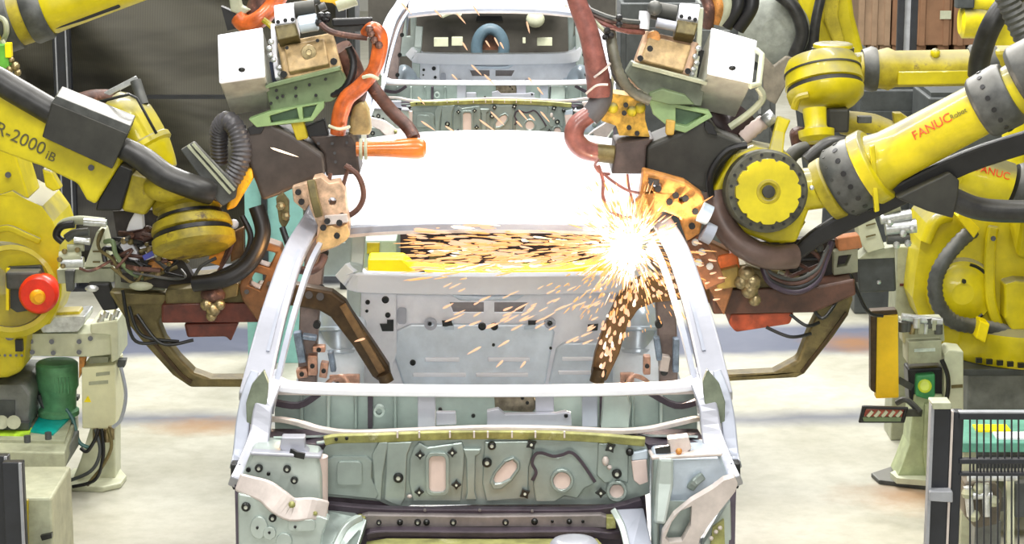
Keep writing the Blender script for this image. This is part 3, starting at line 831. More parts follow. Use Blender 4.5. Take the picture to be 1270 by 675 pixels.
# fence frame in front of the left tarpaulin
FEN = mat('fence_black', (.018, .020, .026), .4, var=.15)
FENL = mat('fence_grey_edge', (.30, .31, .33), .45, var=.1)
fe = thing('safety_fence', 'black safety fence post and rail in front of the grey tarpaulin at upper left', 'fence', (-2.6, 14.0, 0))
x = P(77, 60, 13.9).x
MB().box((x, 13.9, 1.35), (.105, .06, 2.7)).build('post', FEN, fe, bevel=.006)
for dx in (-.03, .03): MB().box((x + dx, 13.865, 1.35), (.008, .012, 2.66)).build('post_edge', FENL, fe)
z = P(250, 121, 13.9).z
MB().box((-2.7, 13.93, z), (3.7, .03, .022)).build('rail', FEN, fe)
MB().box((-2.7, 13.93, .25), (3.7, .03, .03)).build('rail', FEN, fe)
MB().box((x, 13.9, .01), (.2, .16, .02)).build('base_plate', FEN, fe)
MB().box((-.88, 13.9, 1.35), (.06, .06, 2.7)).build('post', FEN, fe)
# right: a free standing post far behind, crates, walls of machines
fe = thing('safety_fence', 'dark double fence post in front of the brown crates at upper right', 'fence', (4, 19, 0))
x = P(1125, 30, 19).x
for dx in (-.055, .055): MB().box((x + dx, 19, 1.6), (.05, .06, 3.2)).build('post', FEN, fe, bevel=.004)
MB().box((x, 19.01, 1.6), (.05, .03, 3.2)).build('post_web', FENL, fe)
MB().box((x, 19, .01), (.25, .2, .02)).build('base_plate', FEN, fe)
BCR = mat('brown_crate', (.30, .16, .085), .65, var=.15, scale=3)
BCR2 = mat('brown_crate_light', (.36, .24, .15), .65, var=.15, scale=3)
def crate(u0, u1, vt, vb, Y, m, label, dep=1.1):
    a = P(u0, vb, Y); b = P(u1, vt, Y)
    t = thing('crate', label, 'crate', ((a.x + b.x) / 2, Y, 0), None)
    MB().box(((a.x + b.x) / 2, Y + dep / 2, (b.z + a.z) / 2), (b.x - a.x, dep, b.z - a.z)).build('body', m, t, bevel=.01)
    for k in range(3):
        MB().box((a.x + (b.x - a.x) * (.08 + .42 * k), Y - .015, (a.z + b.z) / 2), (.05, .03, b.z - a.z)).build('batten', m, t)
    return t, a, b
def base_z(Y): return 0
for (u0, u1, m, lb) in ((1062, 1102, BCR2, 'lighter brown crate left of the dark double post'), (1104, 1178, BCR, 'big brown crate with pale paper tag behind the dark double post'), (1180, 1262, BCR, 'brown crate at the right end of the crate row')):
    Y = 25.5; a = P(u0, 100, Y); b = P(u1, 100, Y)
    t = thing('crate', lb, 'crate', ((a.x + b.x) / 2, Y + .6, 0), 'brown crates by the back wall')
    MB().box(((a.x + b.x) / 2, Y + .6, .65 + .12), (b.x - a.x, 1.2, 1.3)).build('body', m, t, bevel=.01)
    for k in range(3): MB().box((a.x + (b.x - a.x) * (.1 + .4 * k), Y - .01, .77), (.06, .03, 1.3)).build('batten', m, t)
    for k in range(3): MB().box((a.x + (b.x - a.x) * (.12 + .38 * k), Y + .6, .06), (.12, 1.1, .12)).build('skid', m, t)
    if m is BCR and u0 == 1104:
        MB().box((P(1172, 18, Y).x, Y - .035, P(1172, 18, Y).z), (.12, .01, .09)).build('paper_tag', CRM, t)
# equipment cabinets far right, low dark
def cabinet(name, label, u0, u1, vt, Y, m, dep=.5, group=None, cat='cabinet'):
    a = P(u0, vt, Y); b = P(u1, vt, Y); xc = (a.x + b.x) / 2; w = b.x - a.x
    t = thing(name, label, cat, (xc, Y + dep / 2, 0), group)
    MB().box((xc, Y + dep / 2, a.z / 2), (w, dep, a.z)).build('body', m, t, bevel=.008)
    MB().box((xc, Y - .008, a.z * .55), (w * .86, .016, a.z * .72)).build('door', m, t, bevel=.004)
    MB().box((xc + w * .3, Y - .025, a.z * .6), (.02, .02, .12)).build('handle', STL, t, bevel=.003)
    MB().box((xc, Y + dep / 2, a.z + .012), (w * .9, dep * .8, .024)).build('top_cover', m, t)
    return t
DKM = mat('dark_machine', (.055, .062, .062), .5, var=.2)
DKM2 = mat('grey_machine', (.16, .17, .16), .5, var=.2)
cabinet('equipment_cabinet', 'dark low cabinet behind the round yellow wrist at right', 1068, 1148, 112, 13.2, DKM)
cabinet('equipment_cabinet', 'dark low cabinet under the grey collar of the horizontal yellow arm', 1152, 1245, 122, 12.6, DKM)
cabinet('equipment_cabinet', 'tall grey cabinet behind the right white control box', 862, 965, 10, 15.2, DKM2)
cabinet('equipment_cabinet', 'dark cabinet between the right white box and the second car', 770, 868, 4, 14.6, DKM)
cabinet('equipment_cabinet', 'dark cabinet behind the blue-tinted pillar at upper left of centre', 395, 440, 0, 14.6, DKM)
# teal panel seen behind the left gun
tq = thing('machine_guard', 'pale teal guard panel behind the left front pillar', 'guard', (-1.0, 11.9, 0))
a = P(303, 225, 12.1); b = P(375, 225, 12.1)
TQ = mat('pale_teal', (.22, .47, .44), .5, var=.08)
MB().box(((a.x + b.x) / 2, 12.1, a.z / 2 + .1), (b.x - a.x, .04, a.z + .2)).build('panel', TQ, tq, bevel=.003)
MB().box((P(327, 280, 12).x, 12.06, a.z / 2 + .1), (.03, .04, a.z + .2)).build('post', FEN, tq)
# ------------------- conveyor deck under and between the shells
DK = mat('deck_purple_brown', (.050, .030, .032), .5, metal=.2, var=.25, scale=6)
cv = thing('floor_conveyor', 'dark floor conveyor running under the car shells', 'conveyor', (0, 14, 0))
MB().box((0, 16.5, .035), (1.25, 21, .07)).build('deck', DK, cv, bevel=.01)
for s in (-1, 1): MB().box((s * .66, 16.5, .05), (.08, 21, .10)).build('side_rail', OLV, cv, bevel=.008)
# transfer fixture behind the rear opening of the near shell
fx = thing('transfer_fixture', 'yellow crossbeam fixture seen through the rear opening of the nearest shell', 'fixture', (0, 12.0, 0))
MB().prism(PP([(456, 322, 12.0), (500, 322, 12.0), (512, 333, 12.0), (560, 336, 12.0), (700, 335, 12.0), (790, 320, 12.0), (800, 352, 12.0), (456, 352, 12.0)]), (0, .18, 0)).build('crossbeam', YELF, fx, bevel=.01)
MB().plate([(515, 335), (525, 335), (531, 344), (524, 352)], 11.98, .02).build('slot', PLG, fx)
for x in (-.6, .6): MB().box((x, 12.08, .28), (.12, .14, .45)).build('leg', YELD, fx, bevel=.01)
for s in (-1, 1): MB().box((s * .6, 12.08, .06), (.25, .3, .03)).build('foot_plate', GRM, fx)
tb = thing('tooling_block', 'dark purple-brown machine block behind the yellow crossbeam, under the near shell opening', 'machine', (.2, 12.8, 0))
MB().prism([P(480, 272, 12.9), P(800, 268, 12.9), P(810, 340, 12.9), P(505, 345, 12.9)], (0, .5, 0)).build('housing', DK, tb, bevel=.01)
MB().box((.2, 13.15, .1), (1.0, .4, .2)).build('stand', DK, tb)
MB().prism([P(536, 306, 12.85), P(546, 300, 12.85), P(548, 326, 12.85), P(530, 330, 12.85)], (0, .04, 0)).build('olive_lug', OLV, tb)
bx = thing('junction_box', 'grey-green box with small yellow cover behind the rear opening of the nearest shell', 'junction box', (-.6, 12.4, 0))
GG = mat('grey_green_box', (.30, .38, .31), .5, var=.1)
a = P(437, 298, 12.3); b = P(492, 330, 12.3)
MB().box(((a.x + b.x) / 2 + .0, 12.55, (a.z) / 2), (b.x - a.x, .5, a.z)).build('body', GG, bx, bevel=.01)
MB().plate([(455, 301), (471, 301), (470, 315), (455, 315)], 12.29, .02).build('yellow_cover', YELD, bx, bevel=.003)
# ================================================================= robots
def ringbolts(c0, c1, rr, rb, n, m, parent, t=.5, ln=.012, name='bolt', half=None):
    c0, c1 = Vector(c0), Vector(c1); a = (c1 - c0).normalized(); q = a.orthogonal().normalized(); w = a.cross(q); c = c0.lerp(c1, t)
    for i in range(n):
        an = 2 * math.pi * i / n
        d = q * math.cos(an) + w * math.sin(an)
        if d.y > .35: continue
        MB().cyl(c + d * (rr - .004), c + d * (rr + ln), rb, n=8).build(name, m, parent)


def base_robot(par, base, shoulder, elbow, yel=YEL, r=.2, side=1):
    """column, turning body, lower arm and elbow that carry the forearm"""
    bx, by, bz = base
    MB().lathe(V((bx, by, bz)), V((bx, by, bz + 1)), [(0, .36), (.05, .36), (.06, .30), (.26, .28), (.28, .33), (.33, .33)], 32).build('base_casting', yel, par, bevel=.006)
    sh = V(shoulder)
    MB().lathe(V((bx, by, bz + .33)), V((bx, by, bz + 1)), [(0, .29), (.10, .29), (.16, .25), (max(.2, sh.z - bz - .40), .20)], 28).build('turret', yel, par, bevel=.006)
    MB().cyl(sh - V((.22, 0, 0)), sh + V((.22, 0, 0)), .20, n=28, ch=.02).build('shoulder_housing', yel, par)
    MB().sweep([sh + V((0, -.18 * side, 0)), V(elbow) + V((0, -.18 * side, 0))], [.30, .22], .10, (0, 1, 0)).build('lower_arm', yel, par, bevel=.03, seg=3)
    MB().cyl(V(elbow) - V((0, .24, 0)), V(elbow) + V((0, .22, 0)), .17, n=28, ch=.02).build('elbow_housing', yel, par)
    MB().cyl(V(elbow) + V((0, .22, 0)), V(elbow) + V((0, .42, 0)), .09, n=20, ch=.01).build('motor', GRD, par)


# ---------------- near right robot
r1 = thing('industrial_robot', 'large yellow robot with thick forearm and round wrist disc at right, nearest of all', 'robot', (2.95, 8.9, 0))
A = P(1078, 208, 9.0); B = P(1240, 122, 8.85); ax = (B - A).normalized(); L = (B - A).length
fa = MB().lathe(A, B, [(0, .142), (.035, .142), (.04, .118), (.09, .106), (.16, .104), (L - .02, .100), (L + .55, .105)], 36).build('forearm', YEL, r1)
MB().lathe(A - ax * .02, A + ax * .02, [(0, .15), (.05, .15), (.06, .135)], 36).build('flange_ring', YEL, fa, bevel=.004)
k0 = A - ax * .15
co = MB().lathe(k0, A, [(0, .128), (.02, .143), (.10, .147), (.135, .14)], 36).build('wrist_collar', GRM, r1, bevel=.004)
ringbolts(k0, A, .143, .011, 16, BLK, co, t=.55, ln=.006)
ringbolts(k0, A, .140, .007, 16, GRD, co, t=.2, ln=.006)
MB().lathe(k0 - ax * .06, k0, [(0, .10), (.008, .125), (.05, .128), (.06, .12)], 32).build('clamp_ring', YELD, r1, bevel=.003)
nk = MB().lathe(P(958, 240, 9.02), k0, [(0, .085), (.25, .082), (.32, .09)], 28).build('wrist_neck', YEL, r1)
MB().ball(P(1007, 233, 8.92), .010, 8).build('grease_nipple', STL, nk)
# second collar near the right edge
c0 = P(1214, 136, 8.87); 
co2 = MB().lathe(c0, c0 + ax, [(0, .112), (.015, .125), (.12, .128), (.145, .118)], 36).build('arm_collar', GRM, r1, bevel=.004)
ringbolts(c0, c0 + ax * .14, .124, .010, 16, BLK, co2, t=.5, ln=.006)
MB().lathe(P(1262, 100, 8.83), P(1262, 100, 8.83) + ax, [(0, .115), (.02, .13), (.16, .13)], 36).build('arm_collar', GRM, r1, bevel=.004)
lettering('FANUC', A, B, .104, .10, .050, TXR, fa, off=.225)
lettering('Robot', A, B, .104, .13, .027, TXK, fa, off=.385)
MB().lathe(P(1152, 160, 8.9) - V((0, 0, .02)), P(1152, 160, 8.9) + V((0, 0, .1)), [(0, .022), (.02, .022), (.03, .03), (.05, .03), (.062, .02)], 14).build('valve_cap', YEL, fa, bevel=.002)
MB().plate([(1079, 182), (1085, 180), (1091, 262), (1085, 264)], 8.86, .03).build('arm_rib', YEL, fa, bevel=.004)
# wrist housing and disc
c = P(950, 237, 8.90); n = (CAM - c).normalized(); n = (n + V((.18, 0, -.05))).normalized()
wr = MB().prism([P(u, v, 8.98) for u, v in [(882, 238), (908, 190), (935, 180), (975, 188), (1000, 215), (1006, 255), (988, 302), (955, 302), (900, 282)]], (0, .22, -.01)).build('wrist_housing', YEL, r1, bevel=.02, seg=3)
MB().lathe(c - n * .03, c + n, [(-.03, .160), (.045, .160), (.055, .150), (.056, .12)], 40).build('wrist_ring', mat('olive_grey_ring', (.085, .083, .055), .5, var=.35, scale=16), wr)
for i in range(20):
    a = 2 * math.pi * i / 20; q = n.orthogonal().normalized(); w2 = n.cross(q); d = q * math.cos(a) + w2 * math.sin(a)
    MB().cyl(c + d * .141 + n * .02, c + d * .141 + n * .031, .006, n=8).build('bolt', BLK, wr)
mb = MB(); pts = []
q = n.orthogonal().normalized(); w2 = n.cross(q)
for i in range(72):
    a = 2 * math.pi * i / 72; rr = .126 - (.010 if (i % 6) in (0,) else 0)
    pts.append(c + n * .026 + (q * math.cos(a) + w2 * math.sin(a)) * rr)
mb.prism(pts, n * .028).build('wrist_cover', YEL, wr, bevel=.004)
MB().lathe(c + n * .05, c + n, [(0, .050), (.006, .046), (.008, .036), (.004, .03)], 28).build('cover_dome', YELD, wr)
MB().lathe(c + n * .052, c + n, [(0, .026), (.012, .024), (.014, .01)], 20).build('cover_hub', GRD, wr)
MB().prism([P(u, v, 8.99) for u, v in [(950, 290), (990, 285), (1000, 275), (985, 300), (968, 303)]], (0, .12, 0)).build('wrist_lug', YELD, wr, bevel=.006)
MB().sweep([P(972, 146, 9.02), P(966, 165, 9.0), P(960, 200, 8.93)], [.055, .045, .06], .035, (0, -1, 0)).build('lever_bracket', YEL, r1, bevel=.008)
# grey boot between wrist and gun
bt = MB().prism([P(u, v, 8.96) for u, v in [(800, 180), (836, 165), (872, 148), (885, 152), (892, 165), (925, 178), (918, 186), (898, 205), (886, 225), (884, 242), (862, 236), (800, 216)]], (0, .24, 0)).build('cable_shroud', GRD, r1, bevel=.022, seg=4)
MB().tube([P(926, 180, 8.92), P(903, 186, 8.91), (P(886, 205, 8.91)), P(880, 225, 8.91), P(882, 243, 8.93)], .014, n=8).build('shroud_band', BLK, bt)
MB().prism([P(u, v, 8.945) for u, v in [(875, 150), (884, 154), (890, 168), (878, 166), (873, 158)]], (0, .02, 0)).build('shroud_opening', BLK, bt, bevel=.002)
MB().plate([(763, 178), (812, 172), (802, 182), (800, 216), (758, 216)], 8.95, .22).build('tool_flange', mat('flange_brown', (.075, .055, .05), .5, var=.25), r1, bevel=.008)
# conduits
MB().sweep([P(985, 318, 9.05), P(1020, 290, 9.03), P(1110, 243, 9.0), P(1200, 200, 8.95), P(1300, 168, 8.9)], [.05, .09, .085], .05, (0, -1, 0), smooth=5).build('cable_tray', BLK, r1, bevel=.012)
cc = MB().prism([P(u, v, 8.90) for u, v in [(1112, 246), (1178, 214), (1190, 224), (1188, 246), (1182, 271), (1150, 262)]], (0, .12, 0)).build('conduit_box', GRD, r1, bevel=.006)
MB().tube([P(1180, 246, 8.95), P(1210, 258, 8.95), P(1245, 262, 8.95), P(1300, 262, 8.95)], .045, n=16).build('conduit_hose', HOSE, r1)
MB().tube([P(885, 238, 9.0), P(893, 270, 8.97), P(915, 300, 8.95), P(950, 318, 8.95), P(985, 318, 9.0)], [.05, .048, .05], n=16).build('supply_hose', mat('scorched_hose', (.13, .085, .07), .42, var=.2, scale=10), r1)
base_robot(r1, (2.95, 8.9, 0), (2.95, 8.9, .95), tuple(B + ax * .62))

# ---------------- near left robot
r2 = thing('industrial_robot', 'large yellow robot with grey conduit box on its slanting arm at left, nearest of all', 'robot', (-3.1, 8.9, 0))
A = P(-20, 150, 8.95); B = P(140, 222, 8.95); ax = (B - A).normalized()
arm = MB().prism([P(u, v, 8.92) for u, v in [(-60, 95), (0, 118), (58, 148), (150, 196), (148, 205), (118, 254), (107, 248), (96, 228), (50, 206), (0, 188), (-60, 165)]], (0, .20, 0)).build('forearm', YEL, r2, bevel=.018, seg=3)
MB().cyl(P(113, 208, 8.91), P(113, 208, 8.90), .012, n=12).build('bolt', BLK, arm)
# lettering on the flat side of the arm
def flat_text(text, p, d, size, m, parent):
    cu = bpy.data.curves.new('t', 'FONT'); cu.body = text; cu.size = size; cu.extrude = .0008
    o = bpy.data.objects.new('t', cu); COL.objects.link(o)
    me = bpy.data.meshes.new_from_object(o.evaluated_get(bpy.context.evaluated_depsgraph_get()))
    d = Vector(d).normalized(); nn = V((0, -1, 0)); d = (d - nn * d.dot(nn)).normalized(); u_ = nn.cross(d) * 1
    if u_.z < 0: u_ = -u_
    vs = [Vector(p) + d * v.co.x + u_ * v.co.y + nn * (v.co.z) for v in me.vertices]
    q = MB().add(vs, [list(pp.vertices) for pp in me.polygons])
    bpy.data.objects.remove(o); bpy.data.curves.remove(cu); bpy.data.meshes.remove(me)
    return q.build('lettering', m, parent)
flat_text('R-2000', P(-8, 164, 8.917), P(60, 192, 8.917) - P(0, 164, 8.917), .070, TXK, arm)
flat_text('iB', P(55, 196, 8.917), P(60, 192, 8.917) - P(0, 164, 8.917), .050, TXK, arm)
cb = MB().prism([P(u, v, 8.86) for u, v in [(64, 127), (159, 166), (139, 210), (52, 170)]], (0, .14, .02)).build('conduit_box', GRD, r2, bevel=.005)
MB().prism([P(u, v, 8.862) for u, v in [(64, 127), (70, 119), (162, 156), (159, 166)]], (0, .13, .02)).build('box_lid', GRM, cb, bevel=.003)
MB().tube([P(-60, 78, 8.93), P(-10, 96, 8.93), P(20, 113, 8.93), P(70, 142, 8.93)], .052, n=18).build('conduit_hose', HOSE, r2)
MB().tube([P(150, 182, 8.92), P(175, 196, 8.9), P(205, 218, 8.88), P(240, 232, 8.87), P(262, 238, 8.9)], [.042, .05, .048, .05], n=18).build('conduit_hose', HOSE, r2)
MB().tube([P(262, 240, 8.95), P(285, 225, 8.95), P(299, 195, 8.95), P(295, 165, 8.97), P(283, 150, 9.0), P(272, 163, 9.05), P(272, 200, 9.1)], [.040, .040, .040, .036], n=18, rib=.008).build('bellows_hose', mat('ribbed_grey_hose', (.075, .072, .078), .4, var=.15), r2)
# collar at arm end
c0 = P(122, 236, 9.03); c1 = P(160, 190, 9.03)
MB().prism([P(u, v, 8.95) for u, v in [(148, 205), (165, 212), (150, 262), (118, 262), (120, 252)]], (0, .16, 0)).build('arm_collar', BLK, r2, bevel=.008)
MB().prism([P(u, v, 8.96) for u, v in [(160, 215), (188, 222), (200, 240), (180, 268), (150, 262)]], (0, .2, 0)).build('wrist_neck', YELD, r2, bevel=.015, seg=3)
# wrist motor housing above
wm = MB().tube([P(137, 128, 9.16), P(160, 150, 9.14), P(182, 185, 9.12), P(198, 215, 9.1)], [.060, .105, .10, .075], n=20).build('motor_housing', YEL, r2)
MB().lathe(P(176, 178, 9.13), P(198, 212, 9.1), [(0, .106), (.01, .116), (.03, .116), (.04, .104)], 26).build('housing_ring', YEL, wm)
MB().tube([P(114, 134, 9.02), P(120, 127, 9.02), P(160, 117, 9.02), P(170, 122, 9.02), P(194, 166, 9.0)], .006, n=6, smooth=False).build('guard_frame', PLG, r2)
MB().sweep([P(118, 124, 9.2), P(170, 97, 9.2)], .022, .03, (0, -1, 0)).build('bracket_bar', STL, r2, bevel=.003)
MB().tube([P(88, 128, 9.2), P(115, 120, 9.2), P(150, 120, 9.22)], .028, n=12).build('air_hose', HBR, r2)
MB().cyl(P(168, 100, 9.15), P(178, 130, 9.12), .022, n=14).build('cylinder', GRM, r2)
# wrist
wv = thing
w0 = P(233, 250, 9.02)
dn = V((.18, -.42, -.95)).normalized()
wd = MB().lathe(w0 - dn * .06, w0 + dn, [(0, .10), (.05, .128), (.065, .140), (.085, .140), (.095, .122), (.135, .122), (.14, .150), (.165, .158), (.175, .158), (.182, .146), (.20, .146), (.205, .162), (.24, .162), (.25, .15), (.26, .13)], 40).build('wrist_flange', mat('worn_mustard', (.34, .27, .012), .5, var=.35, scale=9, wear=((.08, .05, .02), .57)), r2)
MB().lathe(w0 + dn * .055, w0 + dn, [(0, .130), (.012, .130)], 36).build('seal_ring', BLK, wd)
MB().lathe(w0 + dn * .124, w0 + dn, [(0, .153), (.016, .153)], 36).build('seal_ring', BLK, wd)
MB().ball(P(212, 232, 8.93), .09, 18, (1.2, .8, .7)).build('wrist_casting', YELD, wd)
MB().prism([P(u, v, 8.88) for u, v in [(224, 186), (240, 176), (294, 232), (292, 246), (276, 256), (268, 248)]], (0, .03, 0)).build('clamp_plate', GRM, r2, bevel=.004)
for (a, b) in (((233, 180), (286, 240)), ((239, 178), (291, 236))):
    MB().sweep([P(a[0], a[1], 8.865), P(b[0], b[1], 8.865)], .010, .014, (0, -1, 0)).build('clamp_rib', CRD, r2)
MB().prism([P(u, v, 8.95) for u, v in [(280, 262), (292, 258), (314, 222), (312, 208), (296, 214), (284, 240)]], (0, .16, 0)).build('tool_flange', mat('orange_lit_yellow', (.85, .42, .01), .4, var=.25, wear=((.30, .12, .02), .62)), r2, bevel=.012, seg=3)  # warm weld light on the yellow flange put into its colour
bt = MB().prism([P(u, v, 8.96) for u, v in [(302, 165), (322, 150), (330, 146), (345, 158), (372, 172), (402, 192), (404, 216), (345, 243), (325, 250), (318, 230), (304, 195)]], (0, .24, 0)).build('cable_shroud', mat('brown_grey_shroud', (.050, .040, .035), .5, var=.2, dust=.3, dustcol=(.13, .12, .10)), r2, bevel=.022, seg=4)
MB().prism([P(u, v, 8.955) for u, v in [(307, 160), (322, 152), (328, 158), (324, 166), (310, 168)]], (0, .03, 0)).build('shroud_opening', BLK, bt, bevel=.003)
MB().plate([(384, 170), (434, 168), (442, 180), (447, 216), (404, 219), (402, 192)], 8.98, .20).build('tool_plate', mat('plate_brown', (.050, .036, .030), .5, var=.3), r2, bevel=.008)
for (u, v) in ((395, 178), (412, 178), (430, 177), (415, 190), (416, 201)): MB().cyl(P(u, v, 8.98), P(u, v, 8.97), .006, n=8).build('bolt', BLK, r2)
MB().tube([P(318, 256, 9.0), P(326, 290, 8.98), P(310, 326, 8.96), P(280, 346, 8.95), P(240, 352, 8.97)], .032, n=14).build('supply_hose', BLK, r2)
MB().tube([P(300, 268, 9.02), P(311, 295, 9.0), P(298, 325, 8.98), P(262, 343, 8.97)], .012, n=8).build('thin_hose', BLK, r2)
base_robot(r2, (-3.1, 8.9, 0), (-3.1, 8.9, 1.0), tuple(P(-200, 75, 8.95)))
MB().sweep([P(-200, 75, 8.95), P(-50, 125, 9.0)], .24, .2, (0, -1, 0)).build('rear_arm', YEL, r2, bevel=.03)

# ---------------- left rear robot body with red motor
Y = 9.8
r3 = thing('industrial_robot', 'yellow robot body with round red motor at the left edge', 'robot', (-2.45, 10.0, .50))
MB().prism([P(u, v, 9.75) for u, v in [(-60, 235), (0, 242), (15, 237), (30, 246), (52, 256), (66, 275), (74, 300), (72, 330), (76, 350), (70, 380), (62, 402), (30, 410), (-60, 410)]], (0, .40, 0)).build('body_casting', YEL, r3, bevel=.05, seg=5)
MB().prism([P(u, v, 9.78) for u, v in [(-60, 180), (5, 185), (20, 194), (36, 246), (0, 250), (-60, 250)]], (0, .25, 0)).build('lower_arm', YEL, r3, bevel=.03, seg=4)
MB().cyl(P(10, 217, 9.78), P(10, 217, 9.76), .013, n=12).build('bolt', PLG, r3)
MB().prism([P(u, v, 9.8) for u, v in [(52, 209), (64, 213), (76, 234), (66, 238), (56, 232)]], (0, .06, 0)).build('lug', YEL, r3, bevel=.008)
MB().lathe(P(14, 358, 9.74), P(14, 358, 9.6), [(0, .21), (.02, .21), (.045, .185), (.046, .165), (.0, .16)], 40).build('joint_rim', YEL, r3)
MB().sweep([P(-10, 288, 9.73), P(10, 283, 9.72), P(32, 292, 9.72), P(50, 300, 9.73)], .03, .02, (0, -1, 0), smooth=4).build('casting_ridge', YEL, r3, bevel=.008)
MB().prism([P(u, v, 9.72) for u, v in [(8, 332), (50, 330), (54, 340), (54, 382), (20, 388), (8, 380)]], (0, .05, 0)).build('motor_recess', DKM, r3, bevel=.006)
MB().sweep([P(10, 333, 9.70), P(10, 384, 9.70)], .012, .03, (0, -1, 0)).build('recess_frame', YELF, r3)
mo = MB().lathe(P(52, 360, 9.66), P(44, 370, 9.5), [(-.06, .062), (0, .066), (.05, .080), (.055, .082), (.09, .082), (.105, .070), (.107, .03)], 28).build('motor_cap', REDM, r3)
MB().box(P(30, 346, 9.68), (.14, .08, .075)).build('motor_body', GRM, r3, bevel=.01)
MB().lathe(P(46, 368, 9.56), P(52, 372, 9.45), [(0, .032), (.02, .032), (.03, .022), (.05, .02)], 16).build('motor_knob', AMB, mo)
MB().prism([P(u, v, 9.7) for u, v in [(-60, 400), (30, 404), (33, 416), (30, 440), (28, 462), (8, 470), (-60, 474)]], (0, .5, 0)).build('turret', YEL, r3, bevel=.03, seg=4)
MB().cyl(P(12, 416, 9.70), P(12, 416, 9.68), .022, n=14).build('bolt', PLG, r3)
MB().box(P(24, 428, 9.69), (.03, .03, .05)).build('connector', BLK, r3)
for k in range(6): MB().cyl(P(-8 + k * 7, 441, 9.70), P(-8 + k * 7, 441, 9.69), .006, n=8).build('bolt', PLG, r3)
MB().lathe(V((-2.45, 10.05, .50)), V((-2.45, 10.05, 1)), [(0, .38), (.03, .40), (.09, .39), (.10, .34)], 40).build('turntable', YEL, r3)
# ---------------- right rear robot body
r4 = thing('industrial_robot', 'yellow robot body with ribbed grey hose arching over it, behind the right fence', 'robot', (2.35, 10.6, .45))
Yb = 10.35
MB().prism([P(u, v, Yb) for u, v in [(1142, 300), (1150, 278), (1165, 262), (1200, 248), (1240, 250), (1330, 255), (1330, 440), (1240, 452), (1205, 440), (1160, 420), (1140, 395), (1132, 370), (1136, 335)]], (0, .40, 0)).build('body_casting', YEL, r4, bevel=.05, seg=5)
c = P(1192, 362, Yb - .01)
MB().lathe(c + V((0, .03, 0)), c - V((0, .2, 0)), [(0, .16), (.03, .155), (.05, .145), (.052, .12), (.06, .11), (.075, .05)], 44).build('joint_cover', YEL, r4)
MB().cyl(c - V((0, .045, 0)) + V((0, 0, .06)), c - V((0, .06, 0)) + V((0, 0, .06)), .010, n=10).build('bolt', PLG, r4)
MB().tube([c + V((.135 * math.cos(a), -.035, .135 * math.sin(a))) for a in [math.radians(x) for x in range(-30, 80, 12)]], .008, n=6).build('seal_arc', PLG, r4)
MB().tube([c + V((.135 * math.cos(a), -.035, .135 * math.sin(a))) for a in [math.radians(x) for x in range(230, 320, 12)]], .008, n=6).build('seal_arc', PLG, r4)
MB().tube([P(1148, 300, Yb - .02), P(1160, 275, Yb - .02), P(1178, 268, Yb)], .03, n=10).build('casting_ridge', YEL, r4)
MB().sweep([P(1232, 280, Yb - .03), P(1228, 310, Yb - .04), P(1228, 370, Yb - .04), P(1240, 410, Yb - .03)], .05, .04, (0, -1, 0), smooth=4).build('casting_web', YEL, r4, bevel=.012)
MB().cyl(P(1232, 296, Yb - .06), P(1232, 296, Yb - .07), .012, n=10).build('bolt', PLG, r4)
MB().prism([P(u, v, Yb - .10) for u, v in [(1246, 352), (1262, 348), (1330, 352), (1330, 430), (1262, 425), (1246, 395)]], (0, .2, 0)).build('counterweight', YEL, r4, bevel=.04, seg=4)
MB().tube([P(1208, 285, Yb - .08), P(1190, 300, Yb - .10), P(1170, 325, Yb - .12), P(1160, 350, Yb - .12), P(1164, 378, Yb - .12), P(1185, 400, Yb - .1), P(1230, 408, Yb - .08), P(1300, 425, Yb - .05)], .036, n=16, rib=.014).build('bellows_hose', GRM, r4)
MB().prism([P(u, v, Yb - .16) for u, v in [(1186, 268), (1194, 262), (1216, 284), (1208, 296)]], (0, .10, 0)).build('hose_clamp', YELF, r4, bevel=.006)
MB().prism([P(u, v, Yb - .18) for u, v in [(1216, 398), (1228, 402), (1222, 426), (1210, 420)]], (0, .10, 0)).build('hose_clamp', YELF, r4, bevel=.006)
MB().lathe(V((2.52, 10.6, .45)), V((2.52, 10.6, 1)), [(0, .44), (.05, .47), (.15, .46), (.17, .40)], 44).build('turntable', YEL, r4)
for k in range(5):
    MB().box(P(1214 + k * 13, 447 + k * 1.5, 10.14 + .0), (.026, .02, .022)).build('slot', PLG, r4)
MB().prism([P(u, v, Yb + .05) for u, v in [(1142, 295), (1160, 268), (1175, 262), (1180, 300), (1160, 330), (1142, 340)]], (0, .1, 0)).build('side_plate', YELD, r4, bevel=.01)
# stub of its forearm
A4 = P(1196, 214, 10.0); B4 = P(1262, 233, 10.0)
fs4 = MB().lathe(A4, B4, [(-.03, .04), (-.02, .075), (.02, .092), (.14, .10), (.20, .098)], 30).build('forearm', YEL, r4)
lettering('FANUC', A4, B4, .098, .22, .046, TXR, fs4, off=.02)
MB().lathe(A4.lerp(B4, .9), B4 + (B4 - A4), [(0, .10), (.02, .112), (.10, .115), (.12, .10), (.5, .10)], 30).build('arm_collar', GRM, r4)
MB().sweep([P(1300, 240, 10.1), P(1290, 300, 10.3)], .25, .2, (0, -1, 0)).build('rear_link', YEL, r4, bevel=.03)
for (lb, x, y, w_) in (('dark steel riser under the yellow robot body behind the right fence', 2.56, 10.65, .8), ):
    rb = thing('robot_riser', lb, 'riser', (x, y, 0))
    MB().box((x, y, .22), (w_, w_, .40)).build('body', DKM2, rb, bevel=.01)
    MB().box((x, y, .432), (w_ + .1, w_ + .1, .03)).build('top_plate', DKM, rb, bevel=.004)
    MB().box((x, y, .015), (w_ + .2, w_ + .2, .03)).build('base_plate', DKM, rb, bevel=.004)

